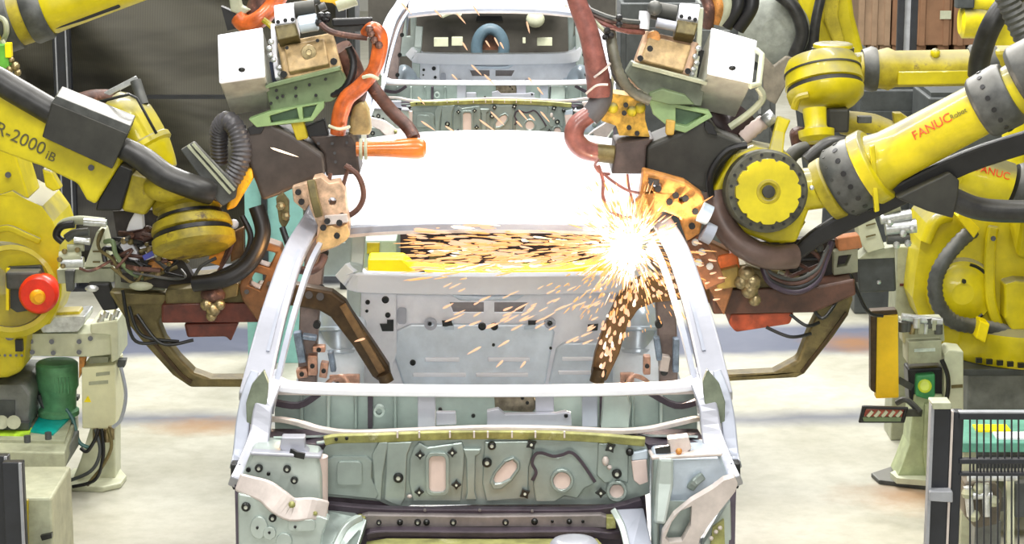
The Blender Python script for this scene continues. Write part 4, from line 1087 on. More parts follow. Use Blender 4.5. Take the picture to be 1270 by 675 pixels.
# ---------------- second right robot: round wrist unit and horizontal arm
r5 = thing('industrial_robot', 'yellow robot with ringed round wrist and horizontal arm, behind the near right arm', 'robot', (3.75, 10.3, 0))
Y5 = 9.75
A5 = P(1075, 86, Y5 + .25); B5 = P(1200, 84, Y5 + .25); a5 = (B5 - A5).normalized(); L5 = (B5 - A5).length
f5 = MB().lathe(A5, B5, [(-.07, .07), (0, .075), (.01, .088), (.02, .088), (.05, .082), (.09, .092), (.12, .078), (L5, .078)], 32).build('forearm', YELD, r5)
MB().sweep([A5 + a5 * .12 + V((0, -.072, -.03)), B5 + V((0, -.072, -.03))], .02, .06).build('arm_rib', YEL, f5, bevel=.006)
MB().lathe(B5, B5 + a5, [(0, .085), (.01, .098), (.10, .10), (.12, .09)], 32).build('arm_collar', GRM, r5)
MB().lathe(A5 - a5 * .02, A5 + a5, [(0, .085), (.04, .098), (.06, .092)], 30).build('arm_collar', GRM, r5)
MB().ball(P(1160, 66, Y5 + .2), .022, 10).build('valve_cap', YEL, f5)
w5 = P(1021, 112, Y5)
dd = V((.10, -.45, -.9)).normalized()
wd5 = MB().lathe(w5 + V((0, 0, .05)), w5 + V((0, 0, .05)) + dd, [(-.09, .06), (-.085, .14), (-.05, .158), (-.02, .158), (0, .16), (.03, .165), (.035, .150), (.05, .150), (.055, .162), (.09, .155), (.12, .12), (.13, .05)], 44).build('wrist_drum', YEL, r5)
MB().lathe(w5 + V((0, 0, .05)) + dd * .036, w5 + V((0, 0, .05)) + dd, [(0, .157), (.018, .157)], 44).build('seal_ring', GRD, wd5)
MB().lathe(w5 + V((0, 0, .05)) + dd * -.03, w5 + V((0, 0, .05)) + dd, [(0, .162), (.008, .162)], 44).build('seal_ring', GRD, wd5)
tp = P(1033, 62, Y5 + .05)
MB().lathe(tp - V((0, 0, .05)), tp + V((0, 0, 1)), [(0, .12), (.03, .12), (.032, .07), (.05, .08), (.052, .083), (.075, .083), (.08, .07)], 32).build('top_cap', YEL, wd5, bevel=.003)
MB().lathe(tp - V((0, 0, .006)), tp + V((0, 0, 1)), [(0, .088), (.016, .088)], 32).build('cap_seal', GRD, wd5)
MB().lathe(P(1010, 135, Y5 - .16), P(1013, 172, Y5 - .2), [(0, .05), (.07, .045), (.085, .05), (.09, .075), (.12, .072), (.14, .05)], 28).build('output_shaft', YEL, wd5)
MB().tube([P(985, 135, Y5 - .15), P(990, 122, Y5 - .16), P(1003, 118, Y5 - .17)], .016, n=8).build('cable_clip', YELD, wd5)
MB().box(P(1038, 148, Y5 - .05), (.09, .1, .10)).build('motor', GRD, r5, bevel=.01)
MB().prism([P(u, v, Y5 - .1) for u, v in [(980, 165), (990, 158), (1030, 172), (1040, 188), (1005, 200), (985, 190)]], (0, .08, 0)).build('hose_cover', HBR, r5, bevel=.02)
MB().tube([P(1045, 152, Y5 + .1), P(1080, 158, Y5 + .12), P(1115, 170, Y5 + .15)], [.05, .06, .05], n=16).build('lower_link', YELD, r5)
MB().box(P(1072, 148, Y5 + .0), (.06, .03, .03)).build('cover', GRM, r5, bevel=.004)
MB().prism([P(u, v, Y5 + .1) for u, v in [(1108, 140), (1118, 140), (1135, 152), (1128, 165), (1110, 160)]], (0, .05, 0)).build('lug', YELD, r5, bevel=.006)
base_robot(r5, (3.75, 10.3, 0), (3.75, 10.3, 1.0), tuple(B5 + a5 * 1.35 + V((0, .2, 0))))
MB().sweep([B5 + a5 * .1, B5 + a5 * 1.3], .17, .17).build('rear_arm', YELD, r5, bevel=.02)
# hoses in the top right corner
MB().tube([P(1213, 92, 9.7), P(1216, 70, 9.65), P(1228, 35, 9.6), P(1248, 5, 9.6), P(1285, -30, 9.6)], .044, n=16).build('conduit_hose', HOSE, r5)
MB().tube([P(1238, -30, 9.3), P(1252, 5, 9.3), P(1268, 40, 9.3), P(1290, 80, 9.3)], .048, n=16, rib=.012).build('bellows_hose', GRM, r5)

# ---------------- robot at the far right rear, mostly a yellow column
r6 = thing('industrial_robot', 'yellow robot with upright arm and large grey disc, top right beyond the white box', 'robot', (2.4, 14.5, 0))
Y6 = 13.9
MB().prism([P(u, v, Y6) for u, v in [(985, -40), (1052, -40), (1060, 20), (1074, 72), (1060, 82), (1030, 60), (1010, 64), (995, 30)]], (0, .3, 0)).build('lower_arm', YEL, r6, bevel=.03, seg=3)
MB().prism([P(u, v, Y6 - .1) for u, v in [(1018, -40), (1046, -40), (1040, 20), (1050, 58), (1036, 60), (1022, 25)]], (0, .1, 0)).build('arm_rib', YELD, r6, bevel=.012)
c = P(962, 40, Y6 - .1)
MB().lathe(c + V((0, .15, 0)), c - V((0, .5, 0)), [(0, .20), (.04, .21), (.10, .21), (.13, .17), (.14, .08)], 40).build('joint_disc', mat('grey_green_disc', (.27, .29, .25), .45, var=.2), r6)
MB().lathe(c + V((.02, .20, 0)), c - V((0, .5, 0)), [(0, .27), (.04, .27)], 40).build('disc_ring', DKM, r6)
MB().tube([P(965, -8, Y6 - .15), P(985, 10, Y6 - .17), P(995, 40, Y6 - .17), P(985, 70, Y6 - .15)], .04, n=12).build('supply_hose', HOSE, r6)
MB().tube([P(1022, -20, Y6 - .15), P(1012, 25, Y6 - .17), P(1008, 60, Y6 - .15), P(1000, 80, Y6 - .1)], .03, n=12).build('supply_hose', HOSE, r6)
MB().prism([P(u, v, Y6 - .2) for u, v in [(945, 66), (960, 82), (975, 70), (985, 72), (978, 100), (962, 130), (948, 122)]], (0, .05, 0)).build('yoke', mat('yoke_tan_grey', (.24, .21, .16), .5, var=.2), r6, bevel=.008)
MB().prism([P(u, v, Y6 + .05) for u, v in [(985, 60), (1080, 60), (1112, 120), (1120, 260), (1010, 260)]], (0, .4, 0)).build('turret', DKM, r6, bevel=.04, seg=3)
MB().lathe(V((2.4, 14.5, 0)), V((2.4, 14.5, 1)), [(0, .4), (.1, .4), (.12, .33), (.9, .30)], 30).build('base_casting', DKM, r6)
# small yellow arm right of the crates
r7 = thing('industrial_robot', 'small yellow robot arm end with dark grippers by the brown crates, top right corner', 'robot', (4.1, 17.5, 0))
Y7 = 17.0
MB().lathe(P(1190, 27, Y7), P(1230, 27, Y7), [(0, .09), (.02, .12), (.14, .12), (.26, .10)], 24).build('wrist', YEL, r7)
MB().lathe(P(1205, 3, Y7), P(1250, 3, Y7), [(-.02, .06), (.0, .08), (.3, .08)], 24).build('forearm', YEL, r7)
MB().box(P(1196, 2, Y7 - .05), (.13, .1, .09)).build('motor', DKM, r7, bevel=.01)
MB().tube([P(1216, 40, Y7), P(1204, 40, Y7), P(1200, 47, Y7)], .02, n=8).build('gripper', BLK, r7)
MB().sweep([P(1240, 0, Y7 + .1), P(1243, 60, Y7 + .1), P(1250, 110, Y7 + .1)], .22, .2, (0, -1, 0)).build('lower_arm', YEL, r7, bevel=.03)
p = P(1250, 110, Y7 + .1)
MB().lathe(V((p.x, p.y, 0)), V((p.x, p.y, 1)), [(0, .35), (.1, .35), (.12, .28), (max(.3, p.z), .2)], 24).build('base_casting', YEL, r7)

# ---------------- upper left robot arm at the frame top
r8 = thing('industrial_robot', 'yellow robot arm with dark bands crossing the top left corner', 'robot', (-4.7, 10.8, 0))
Y8 = 9.9
A8 = P(0, 30, Y8); B8 = P(150, -22, Y8); a8 = (B8 - A8).normalized()
f8 = MB().lathe(A8, B8, [(.20, .108), (.22, .115), (.26, .112), (.60, .105), (.85, .09)], 32).build('forearm', YEL, r8)
MB().lathe(A8, B8, [(-.35, .11), (-.05, .12), (.0, .128), (.012, .115)], 32).build('arm_end', YEL, r8)
MB().lathe(A8 + a8 * .012, B8, [(0, .128), (.055, .128), (.06, .12)], 32).build('arm_collar', GRM, r8)
MB().lathe(A8 + a8 * .068, B8, [(0, .118), (.055, .118)], 32).build('orange_banded_ring', YELD, r8)
MB().lathe(A8 + a8 * .125, B8, [(0, .125), (.01, .132), (.07, .13), (.085, .12)], 32).build('arm_collar', GRM, r8)
MB().sweep([P(66, 32, Y8 - .02), P(105, 20, Y8 - .02), P(150, 4, Y8 - .02)], .03, .10, (0, -1, 0)).build('cable_tray', BLK, r8, bevel=.006)
MB().sweep([P(95, 16, Y8 - .05), P(148, -4, Y8 - .05)], .05, .05, (0, -1, 0)).build('tray_cover', GRM, r8, bevel=.006)
MB().tube([P(3, 52, Y8 - .1), P(8, 40, Y8 - .15), P(5, 25, Y8 - .15), P(-10, 20, Y8 - .1)], .012, n=8).build('cable', CRD, r8)
base_robot(r8, (-4.7, 10.8, 0), (-4.7, 10.8, 1.0), tuple(A8 - a8 * 1.9 + V((0, .3, 0))))
MB().sweep([A8 - a8 * .2, A8 - a8 * 1.8 + V((0, .1, 0))], .2, .2).build('rear_arm', YEL, r8, bevel=.02)
vt = thing('valve_manifold', 'small green and yellow valve cluster hanging at the left edge below the banded arm', 'valve manifold', P(8, 92, 9.7))
MB().box(P(4, 72, 9.7), (.06, .06, .12)).build('green_valve', mat('valve_green', (.12, .42, .05), .4, var=.2), vt, bevel=.006)
MB().box(P(11, 62, 9.68), (.025, .04, .06)).build('yellow_tag', YELF, vt, bevel=.003)
for (u, v, r) in ((14, 74, .014), (19, 82, .02), (22, 90, .016), (12, 86, .018)): MB().ball(P(u, v, 9.68), r, 10).build('fitting', BRZ, vt)
MB().tube([P(2, 50, 9.7), P(6, 60, 9.7), P(2, 75, 9.7), P(-12, 95, 9.7)], .012, n=8).build('cable', CRD, vt)
# ================================================================= upper welding guns
def bolts(parent, Y, pts, r=.008, m=BLK, name='bolt'):
    for (u, v) in pts: MB().cyl(P(u, v, Y), P(u, v, Y) - V((0, .012, 0)), r, n=8).build(name, m, parent)


def tiltprism(mb, uvY, t):
    """outline on a leaning plane; thickness square to it, going away"""
    pts = PP(uvY)
    n = (pts[1] - pts[0]).cross(pts[2] - pts[1]).normalized()
    if n.y < 0: n = -n
    return mb.prism(pts, n * t)


def box_leaning(name, label, cat, quad, t, mf, mside, group=None, hole=None):
    """enclosure with a lid face leaning back; quad = top-left, top-right, bottom-right, bottom-left (u,v,Y)"""
    pts = PP(quad); n = (pts[1] - pts[0]).cross(pts[2] - pts[1]).normalized()
    if n.y < 0: n = -n
    c = sum(pts, V((0, 0, 0))) / 4
    t_ = thing(name, label, cat, c, group)
    sh = [c + (p - c) * 1.0 + n * .012 for p in pts]
    MB().prism(sh, n * t).build('body', mside, t_, bevel=.006)
    MB().prism([c + (p - c) * 1.02 for p in pts], n * .014).build('lid', mf, t_, bevel=.008, seg=3)
    if hole:
        q = P(*hole); MB().ball(c + (q - c) - n * .003, .010, 10, (1.4, .6, 1)).build('lock', PLG, t_)
    for p in pts:
        q = c + (p - c) * .88; MB().cyl(q, q - n * .004, .004, n=8).build('lid_screw', STL, t_)
    return t_


# ---- left gun
g1 = thing('welding_gun', 'tan and pale green welding gun hanging over the left front pillar, beside the orange hose', 'welding gun', P(385, 170, 9.1))
tr = MB(); tiltprism(tr, [(343, 52, 9.10), (412, 39, 9.10), (424, 84, 9.0), (352, 99, 9.0)], .20)
tr = tr.build('transformer', TAN, g1, bevel=.012, seg=3)
mb = MB(); tiltprism(mb, [(352, 56, 9.07), (402, 47, 9.07), (408, 79, 8.99), (358, 89, 8.99)], .03); mb.build('transformer_cover', TAN, tr, bevel=.006)
MB().lathe(P(383, 65, 9.03), P(383, 65, 8.9), [(0, .03), (.012, .028), (.014, .012), (.006, .01)], 18).build('dial', BRZ, tr)
bolts(tr, 9.02, ((356, 59), (394, 50), (361, 84), (401, 76)), .007); bolts(tr, 9.0, ((352, 92), (414, 76)), .014)
mb = MB(); tiltprism(mb, [(339, 6, 9.12), (365, 2, 9.12), (366, 27, 9.06), (341, 30, 9.06)], .12); w1 = mb.build('white_valve_block', WHT, g1, bevel=.006)
mb = MB(); tiltprism(mb, [(340, 32, 9.06), (366, 28, 9.06), (370, 44, 9.03), (344, 50, 9.03)], .10); mb.build('valve_body', OLV, g1, bevel=.005)
bolts(w1, 9.05, ((345, 27), (354, 25), (363, 24)), .008)
MB().cyl(P(366, 13, 9.08), P(391, 10, 9.08), .033, n=18).build('solenoid', GRD, g1)
MB().cyl(P(371, 31, 9.03), P(394, 27, 9.03), .034, n=18, ch=.004).build('air_cylinder', SH_B, g1)
MB().sweep([P(339, 30, 9.15), P(341, 70, 9.12), P(345, 98, 9.08)], .02, .03, (0, -1, 0)).build('side_plate', WHT, g1, bevel=.003)
for i, (u, v) in enumerate(((336, 52), (334, 60), (335, 68), (339, 74), (346, 84), (348, 92))): MB().ball(P(u, v, 9.02), .012, 8).build('fitting', STL, g1)
MB().sweep([P(333, 76, 9.12), P(336, 102, 9.12)], .05, .05, (0, -1, 0)).build('bracket', mat('navy_bracket', (.02, .03, .06), .4, var=.2), g1)
gb = MB().prism([P(u, v, 8.98) for u, v in [(329, 108), (420, 84), (428, 100), (424, 116), (412, 126), (336, 138)]], (0, .10, 0)).build('green_bracket', GRN, g1, bevel=.005)
MB().sweep([P(330, 107, 8.96), P(422, 84, 8.96)], .05, .012).build('bracket_lip', GRN, gb)
bolts(gb, 8.975, ((343, 112), (351, 119), (344, 121), (367, 109), (367, 119), (404, 98), (392, 118), (336, 128), (384, 105)), .006)
gf = MB().prism([P(u, v, 8.95) for u, v in [(308, 148), (335, 138), (402, 126), (402, 134), (388, 150), (372, 152), (318, 158)]], (0, .06, 0), [[P(u, v, 8.95) for u, v in [(334, 144), (368, 134), (371, 148), (336, 153)]], [P(u, v, 8.95) for u, v in [(375, 133), (393, 130), (385, 146), (376, 148)]]]).build('green_frame', mat('bright_green_frame', (.25, .38, .16), .45, var=.1), g1, bevel=.003)
MB().prism([P(u, v, 9.0) for u, v in [(332, 143), (370, 134), (394, 130), (388, 152), (335, 156)]], (0, .02, 0)).build('backing_plate', GRK, gf)
MB().prism([P(u, v, 8.96) for u, v in [(360, 152), (376, 148), (382, 172), (368, 175)]], (0, .05, 0)).build('yellow_block', YELD, g1, bevel=.006)
MB().prism([P(u, v, 9.0) for u, v in [(377, 158), (402, 148), (408, 170), (384, 172)]], (0, .05, 0)).build('dark_block', BLK, g1, bevel=.004)
gt = MB().prism([P(u, v, 9.05) for u, v in [(438, 132), (450, 126), (457, 140), (460, 168), (432, 168), (434, 148)]], (0, .12, 0)).build('tan_block', mat('ochre_block', (.55, .42, .18), .45, var=.25, scale=20), g1, bevel=.015, seg=3)
MB().tube([P(405, 120, 9.0), P(425, 112, 8.98), P(436, 95, 8.98), P(438, 75, 9.0), P(432, 58, 9.0)], .016, n=10, rib=.01).build('black_cable', BLK, g1)
MB().tube([P(398, 30, 8.97), P(408, 38, 8.95), P(425, 43, 8.95), P(455, 47, 8.97)], .012, n=8).build('brown_cable', HBR, g1)
MB().sweep([P(412, 28, 9.0), P(462, 26, 9.0)], .03, .03).build('black_arm', BLK, g1, bevel=.006)
MB().sweep([P(414, 36, 9.02), P(460, 33, 9.02)], .02, .03).build('steel_arm', GRM, g1, bevel=.004)
MB().tube([P(420, 60, 9.1), P(432, 80, 9.12), P(440, 110, 9.12), P(430, 140, 9.12)], .05, n=12).build('dark_hose', HBR, g1)
for (u, v) in ((398, 20), (404, 24), (396, 28), (402, 34), (406, 20)): MB().ball(P(u, v, 8.99), .017, 8).build('connector', BLK, g1)
for (u, v) in ((380, 6), (388, 2), (396, 10)): MB().cyl(P(u, v, 9.1), P(u + 8, v - 3, 9.1), .016, n=10).build('connector', GRM, g1)
bw = box_leaning('control_box', 'white control box at left of the left welding gun, lid leaning back', 'control box', [(270, 43, 9.05), (325, 34, 9.05), (328, 94, 8.90), (272, 102, 8.90)], .22, WHT, BOXG, hole=(300, 87, 8.91))
# orange hose and copper tool
oh = MB().tube([P(452, 42, 8.98), P(462, 35, 8.96), P(471, 45, 8.95), P(470, 65, 8.95), P(463, 88, 8.95), P(446, 108, 8.95), P(430, 122, 8.95), P(422, 142, 8.95), P(419, 166, 8.96)], [.020, .028, .031, .028, .031, .033, .030], n=16, seg=10).build('cable_hose', HOR)
tag(oh, 'bright orange sleeved hose curving down beside the left welding gun', 'hose')
MB().tube([P(450, 96, 8.915), P(460, 94, 8.90), P(469, 98, 8.915)], .007, n=8).build('tie', CRM, oh)
MB().tube([P(408, 156, 8.92), P(420, 160, 8.905), P(434, 157, 8.92)], .006, n=8).build('tie', CRM, oh)
for (u, v) in ((460, 42), (464, 50), (470, 56), (458, 36)): MB().ball(P(u, v, 8.92), .016, 8).build('knot', HBR, oh)
h2 = MB().tube([P(457, 100, 9.02), P(468, 116, 9.0), P(486, 138, 9.0), P(506, 158, 8.98), P(514, 172, 8.95)], .026, n=14).build('cable_hose', HBR)
tag(h2, 'dull brown hose slanting down from the orange hose to the orange sleeve end', 'hose')
h3 = MB().lathe(P(442, 185, 8.93), P(530, 184, 8.93), [(0, .028), (.04, .030), (.12, .033), (.20, .040), (.238, .042), (.258, .036), (.268, .02)], 22).build('cable_sleeve', mat('glossy_orange', (.62, .17, .02), .32, var=.2, wear=((.45, .12, .02), .62), coat=.4))
tag(h3, 'glossy orange sleeve lying level with rounded end at left of the white roof', 'cable sleeve')
for u in (446, 452): MB().lathe(P(u, 185, 8.93), P(u + 2, 185, 8.93), [(0, .040), (.006, .042), (.012, .04)], 20).build('ring', CRD, h3)
# lower tan head below the left shroud
g2 = thing('electrode_gun', 'pinkish tan welding head hanging over the top of the left front pillar', 'welding gun', P(408, 270, 8.7))
pk = MB().plate([(388, 222), (398, 220), (408, 228), (420, 226), (428, 238), (430, 262), (434, 278), (432, 296), (420, 305), (398, 314), (392, 300), (394, 280), (385, 260), (380, 240)], 8.72, .10, [circ(424, 268, 4), circ(412, 250, 5)]).build('head_casting', PKC, g2, bevel=.008)
MB().plate([(398, 284), (410, 280), (420, 284), (430, 278), (434, 292), (428, 300), (412, 308), (394, 312), (392, 298)], 8.69, .04).build('electrode_holder', mat('golden_tan', (.75, .47, .20), .4, metal=.3, var=.2, scale=24), g2, bevel=.006)
MB().plate([(402, 268), (430, 266), (432, 276), (404, 280)], 8.70, .03).build('clamp', SH_P, g2, bevel=.003)
bolts(g2, 8.685, ((401, 282), (406, 274), (421, 276), (418, 292)), .012)
MB().plate([(362, 232), (382, 226), (386, 250), (378, 262), (364, 250)], 8.74, .05).build('side_plate', PKC, g2, bevel=.005)
MB().sweep([P(386, 224, 8.70), P(390, 245, 8.68), P(396, 268, 8.68)], .03, .04, (0, -1, 0), smooth=4).build('dark_link', OLV, g2, bevel=.004)
bolts(g2, 8.735, ((370, 238), (374, 250), (392, 240)), .012)
hk = thing('hanging_cable', 'dark cable hanging from a tan clip in front of the left pillar', 'cable', P(352, 260, 8.75))
MB().plate([(342, 246), (350, 240), (358, 250), (358, 275), (352, 286), (346, 275)], 8.74, .04).build('clip', OLV, hk, bevel=.004)
for (u, v) in ((348, 256), (354, 268)): MB().ball(P(u, v, 8.73), .018, 8).build('fitting', BRZ, hk)
MB().tube([P(350, 282, 8.70), P(356, 300, 8.68), P(362, 318, 8.66), P(368, 332, 8.64)], .012, n=10).build('cable', BLK, hk)
MB().tube([P(368, 334, 8.64), P(384, 336, 8.64), P(396, 330, 8.66), P(402, 318, 8.7)], .016, n=10).build('cable_end', HBR, hk)
cl = thing('looped_cable', 'brown cable loop against the white roof below the brown plate of the left gun', 'cable', P(430, 240, 8.8))
MB().tube([P(410, 215, 8.8), P(405, 240, 8.8), P(412, 240, 8.8), P(430, 238, 8.8)], .008, n=8).build('cable', HBR, cl)
MB().tube([P(428, 205, 8.8), P(444, 218, 8.8), P(451, 240, 8.8), P(445, 258, 8.8), P(430, 268, 8.8), P(418, 262, 8.8)], .011, n=8).build('cable', HBR, cl)
MB().tube([P(434, 205, 8.8), P(428, 222, 8.8), P(424, 242, 8.8), P(427, 260, 8.8)], .008, n=8).build('cable', HBR, cl)
# orange and brown hoses behind the white box
ob = thing('hose_bundle', 'orange-brown hose bundle above the left white control box', 'hose bundle', P(320, 20, 9.3))
MB().tube([P(350, -12, 9.3), P(338, 8, 9.3), P(322, 24, 9.28), P(305, 30, 9.3), P(296, 22, 9.32)], .036, n=12).build('hose', HOR, ob)
MB().tube([P(330, -12, 9.35), P(322, 8, 9.35), P(318, 20, 9.35)], .05, n=12).build('hose', HBR, ob)
MB().prism([P(u, v, 9.3) for u, v in [(283, -8), (296, -8), (300, 8), (312, 12), (300, 20), (286, 14)]], (0, .05, 0)).build('cable_clamp', CRD, ob, bevel=.006)
MB().prism([P(u, v, 9.45) for u, v in [(274, 8), (296, 18), (300, 34), (282, 38)]], (0, .05, 0)).build('dark_plate', BLK, ob)
MB().tube([P(326, 24, 9.25), P(334, 30, 9.25), P(340, 36, 9.22)], .012, n=8).build('tie', YELD, ob)
MB().prism([P(u, v, 9.4) for u, v in [(370, -14), (432, -14), (434, 6), (425, 14), (412, 4), (372, 0)]], (0, .08, 0)).build('yellow_bracket', mat('ochre_yellow', (.72, .42, .02), .45, var=.15), ob, bevel=.006)
MB().cyl(P(418, 8, 9.35), P(442, 0, 9.35), .022, n=12).build('connector', CRD, ob)

# ---- right gun
g3 = thing('welding_gun', 'tan and green welding gun hanging over the right front pillar, beside the rust pink hose', 'welding gun', P(830, 170, 9.1))
tr = MB(); tiltprism(tr, [(800, 36, 9.10), (868, 52, 9.10), (856, 94, 9.0), (788, 76, 9.0)], .20)
tr = tr.build('transformer', mat('pinkish_tan_cast', (.48, .31, .19), .5, metal=.15, var=.22, scale=22, wear=((.22, .15, .08), .66)), g3, bevel=.012, seg=3)
MB().lathe(P(811, 46, 9.06), P(811, 46, 8.9), [(0, .026), (.006, .024), (.007, .01)], 18).build('dial', ORC, tr)
mb = MB(); tiltprism(mb, [(805, 44, 9.06), (858, 56, 9.06), (848, 88, 8.985), (794, 74, 8.985)], .03); mb.build('transformer_cover', TAN, tr, bevel=.006)
bolts(tr, 8.98, ((794, 72), (853, 88), (806, 60)), .012)
mb = MB(); tiltprism(mb, [(843, 3, 9.12), (869, 5, 9.12), (866, 25, 9.06), (841, 22, 9.06)], .12); w1 = mb.build('white_valve_block', WHT, g3, bevel=.006)
mb = MB(); tiltprism(mb, [(840, 24, 9.06), (866, 28, 9.06), (862, 44, 9.03), (838, 40, 9.03)], .10); mb.build('valve_body', OLV, g3, bevel=.005)
bolts(w1, 9.05, ((845, 20), (855, 22), (862, 24)), .008)
MB().cyl(P(800, 14, 9.05), P(798, 36, 9.04), .022, n=14).build('white_post', WHT, g3)
MB().cyl(P(806, 12, 9.1), P(838, 18, 9.1), .036, n=16).build('solenoid', GRD, g3)
MB().cyl(P(814, 28, 9.05), P(838, 33, 9.05), .02, n=16).build('air_cylinder', SH_W, g3)
MB().ball(P(812, 10, 9.02), .03, 12).build('connector', GRM, g3)
for (u, v) in ((866, 60), (862, 70), (864, 78), (860, 86), (858, 92)): MB().ball(P(u, v, 9.0), .012, 8).build('fitting', STL, g3)
MB().sweep([P(869, 10, 9.15), P(866, 60, 9.12), P(860, 98, 9.08)], .02, .03, (0, -1, 0)).build('side_plate', CRM, g3, bevel=.003)
MB().sweep([P(874, 62, 9.12), P(868, 96, 9.12)], .05, .05, (0, -1, 0)).build('bracket', PLG, g3)
gb = MB().prism([P(u, v, 8.98) for u, v in [(784, 78), (876, 102), (870, 132), (812, 126), (790, 108), (776, 92)]], (0, .10, 0)).build('grey_green_plate', mat('grey_green_plate', (.17, .19, .14), .5, var=.2, wear=((.25, .33, .2), .62)), g3, bevel=.005)
MB().sweep([P(784, 79, 8.95), P(876, 103, 8.95)], .05, .012).build('plate_lip', CRD, gb)
MB().prism([P(u, v, 8.93) for u, v in [(805, 116), (822, 110), (850, 118), (862, 130), (830, 130), (806, 124)]], (0, .04, 0)).build('green_block', GRN, g3, bevel=.006)
gf = MB().prism([P(u, v, 8.95) for u, v in [(804, 122), (880, 138), (884, 145), (850, 165), (832, 160), (810, 142)]], (0, .06, 0), [[P(u, v, 8.95) for u, v in [(838, 134), (876, 142), (852, 157), (838, 154)]]]).build('green_frame', mat('bright_green_frame_right', (.27, .40, .18), .45, var=.1), g3, bevel=.003)
MB().prism([P(u, v, 9.0) for u, v in [(834, 132), (880, 140), (852, 162), (834, 158)]], (0, .02, 0)).build('backing_plate', GRK, gf)
MB().plate([(826, 148), (838, 150), (836, 168), (826, 168)], 8.94, .05).build('ochre_block', mat('ochre_block_right', (.60, .38, .08), .45, var=.2), g3, bevel=.006)
gy = MB().plate([(757, 116), (772, 118), (800, 122), (800, 148), (806, 170), (768, 168), (764, 156), (746, 150)], 8.98, .14).build('ochre_casting', mat('ochre_casting', (.62, .36, .05), .42, metal=.2, var=.35, scale=26, wear=((.25, .13, .03), .62)), g3, bevel=.012, seg=3)
bolts(gy, 8.975, ((774, 140), (780, 158), (776, 130), (790, 165)), .010)
for (u, v) in ((760, 134), (784, 138), (794, 134)): MB().ball(P(u, v, 8.98), .022, 10).build('knob', YELD, gy)
MB().tube([P(757, 40, 9.0), P(762, 70, 8.96), P(770, 95, 8.94), P(786, 115, 8.94), P(806, 125, 8.94)], .021, n=12, rib=.012).build('ribbed_cable', mat('olive_grey_cable', (.13, .125, .09), .5, var=.3), g3)
MB().tube([P(755, 30, 9.04), P(758, 62, 9.0), P(764, 92, 9.0), P(775, 108, 9.0)], .017, n=10).build('cable', GRM, g3)
for k in range(3):
    MB().tube([P(722, 8 + k * 3, 9.0), P(750, 20 + k * 5, 8.98), P(775, 26 + k * 6, 9.0), P(798, 28 + k * 6, 9.05)], .011, n=8).build('cable', (GRM, HBR, HPK)[k], g3)
MB().tube([P(728, 16, 9.0), P(745, 34, 8.96), P(756, 44, 8.96)], .008, n=8).build('cable', CRD, g3)
for (u, v) in ((753, 38), (758, 44), (751, 46), (768, 22), (768, 30)): MB().ball(P(u, v, 8.95), .014, 8).build('connector', BLK, g3)
MB().sweep([P(761, 92, 9.02), P(753, 140, 9.02)], .014, .02, (0, -1, 0)).build('pale_rod', CRM, g3)
bw = box_leaning('control_box', 'white control box at right of the right welding gun, with a grab rail', 'control box', [(883, 34, 9.05), (939, 50, 9.05), (933, 102, 8.90), (878, 90, 8.90)], .22, WHT, BOXG, hole=(908, 85, 8.91))
MB().tube([P(938, 62, 9.0), P(945, 68, 8.97), P(941, 104, 8.9), P(930, 107, 8.88)], .012, n=8, smooth=False).build('grab_rail', CRM, bw)
MB().tube([P(940, 108, 8.95), P(946, 122, 8.95), P(930, 140, 8.95), P(905, 158, 8.95)], .014, n=8).build('rail', CRD, bw)
h4 = MB().tube([P(708, -20, 8.95), P(718, 8, 8.95), P(730, 40, 8.95), P(738, 75, 8.95), P(742, 100, 8.97), P(743, 120, 8.97)], [.034, .038, .040, .046, .046], n=16).build('cable_hose', HPK)
tag(h4, 'rust pink hose coming down from the top edge beside the right gun', 'hose')
h5 = MB().tube([P(745, 100, 9.0), P(746, 118, 8.98), P(741, 132, 8.97), P(730, 146, 8.96)], [.042, .044, .04], n=16).build('hose_sleeve', mat('dark_grey_sleeve', (.10, .095, .10), .5, var=.15))
tag(h5, 'dark grey sleeve joining the two rust pink hose runs beside the right gun', 'hose')
h6 = MB().tube([P(734, 140, 8.96), P(716, 154, 8.95), P(712, 170, 8.95), P(722, 184, 8.95), P(740, 190, 8.96)], [.034, .038, .040, .036], n=16).build('cable_hose', mat('pink_copper_hose', (.29, .105, .085), .38, var=.25, scale=18, coat=.3))
tag(h6, 'shiny pinkish copper hose bend at the right edge of the white roof', 'hose')
MB().cyl(P(736, 189, 8.96), P(762, 192, 8.96), .036, n=18, ch=.004).build('hose_end', OLV, h6)
MB().tube([P(737, 96, 8.92), P(752, 84, 8.9), P(757, 78, 8.9)], .005, n=6).build('wire', SH_P, h4)
MB().tube([P(727, 116, 8.92), P(740, 106, 8.9), P(754, 105, 8.9)], .005, n=6).build('wire', SH_P, h5)
g4 = thing('electrode_gun', 'orange-lit welding head beside the burning arc at the right front pillar', 'welding gun', P(830, 260, 8.7))  # orange light of the arc is put into the head's casting colour
oc = MB().plate([(798, 212), (820, 218), (850, 226), (872, 242), (876, 256), (868, 290), (852, 300), (842, 270), (822, 262), (810, 280), (800, 290), (790, 270), (794, 240)], 8.76, .10, [circ(815, 232, 5), circ(846, 248, 4)]).build('head_casting', ORC, g4, bevel=.008)
MB().plate([(788, 250), (800, 240), (806, 258), (802, 284), (792, 276)], 8.72, .05).build('electrode_holder', ORC, g4, bevel=.005)
bolts(g4, 8.755, ((808, 226), (816, 234), (838, 242), (850, 246), (830, 250), (862, 262), (858, 280)), .013)
MB().plate([(804, 222), (818, 224), (816, 230), (806, 229)], 8.73, .03).build('clamp', BLK, g4)
MB().cyl(P(868, 262, 8.75), P(880, 268, 8.75), .04, n=16).build('actuator', SH_B, g4)
MB().cyl(P(872, 286, 8.75), P(884, 292, 8.75), .04, n=16).build('actuator', SH_L, g4)
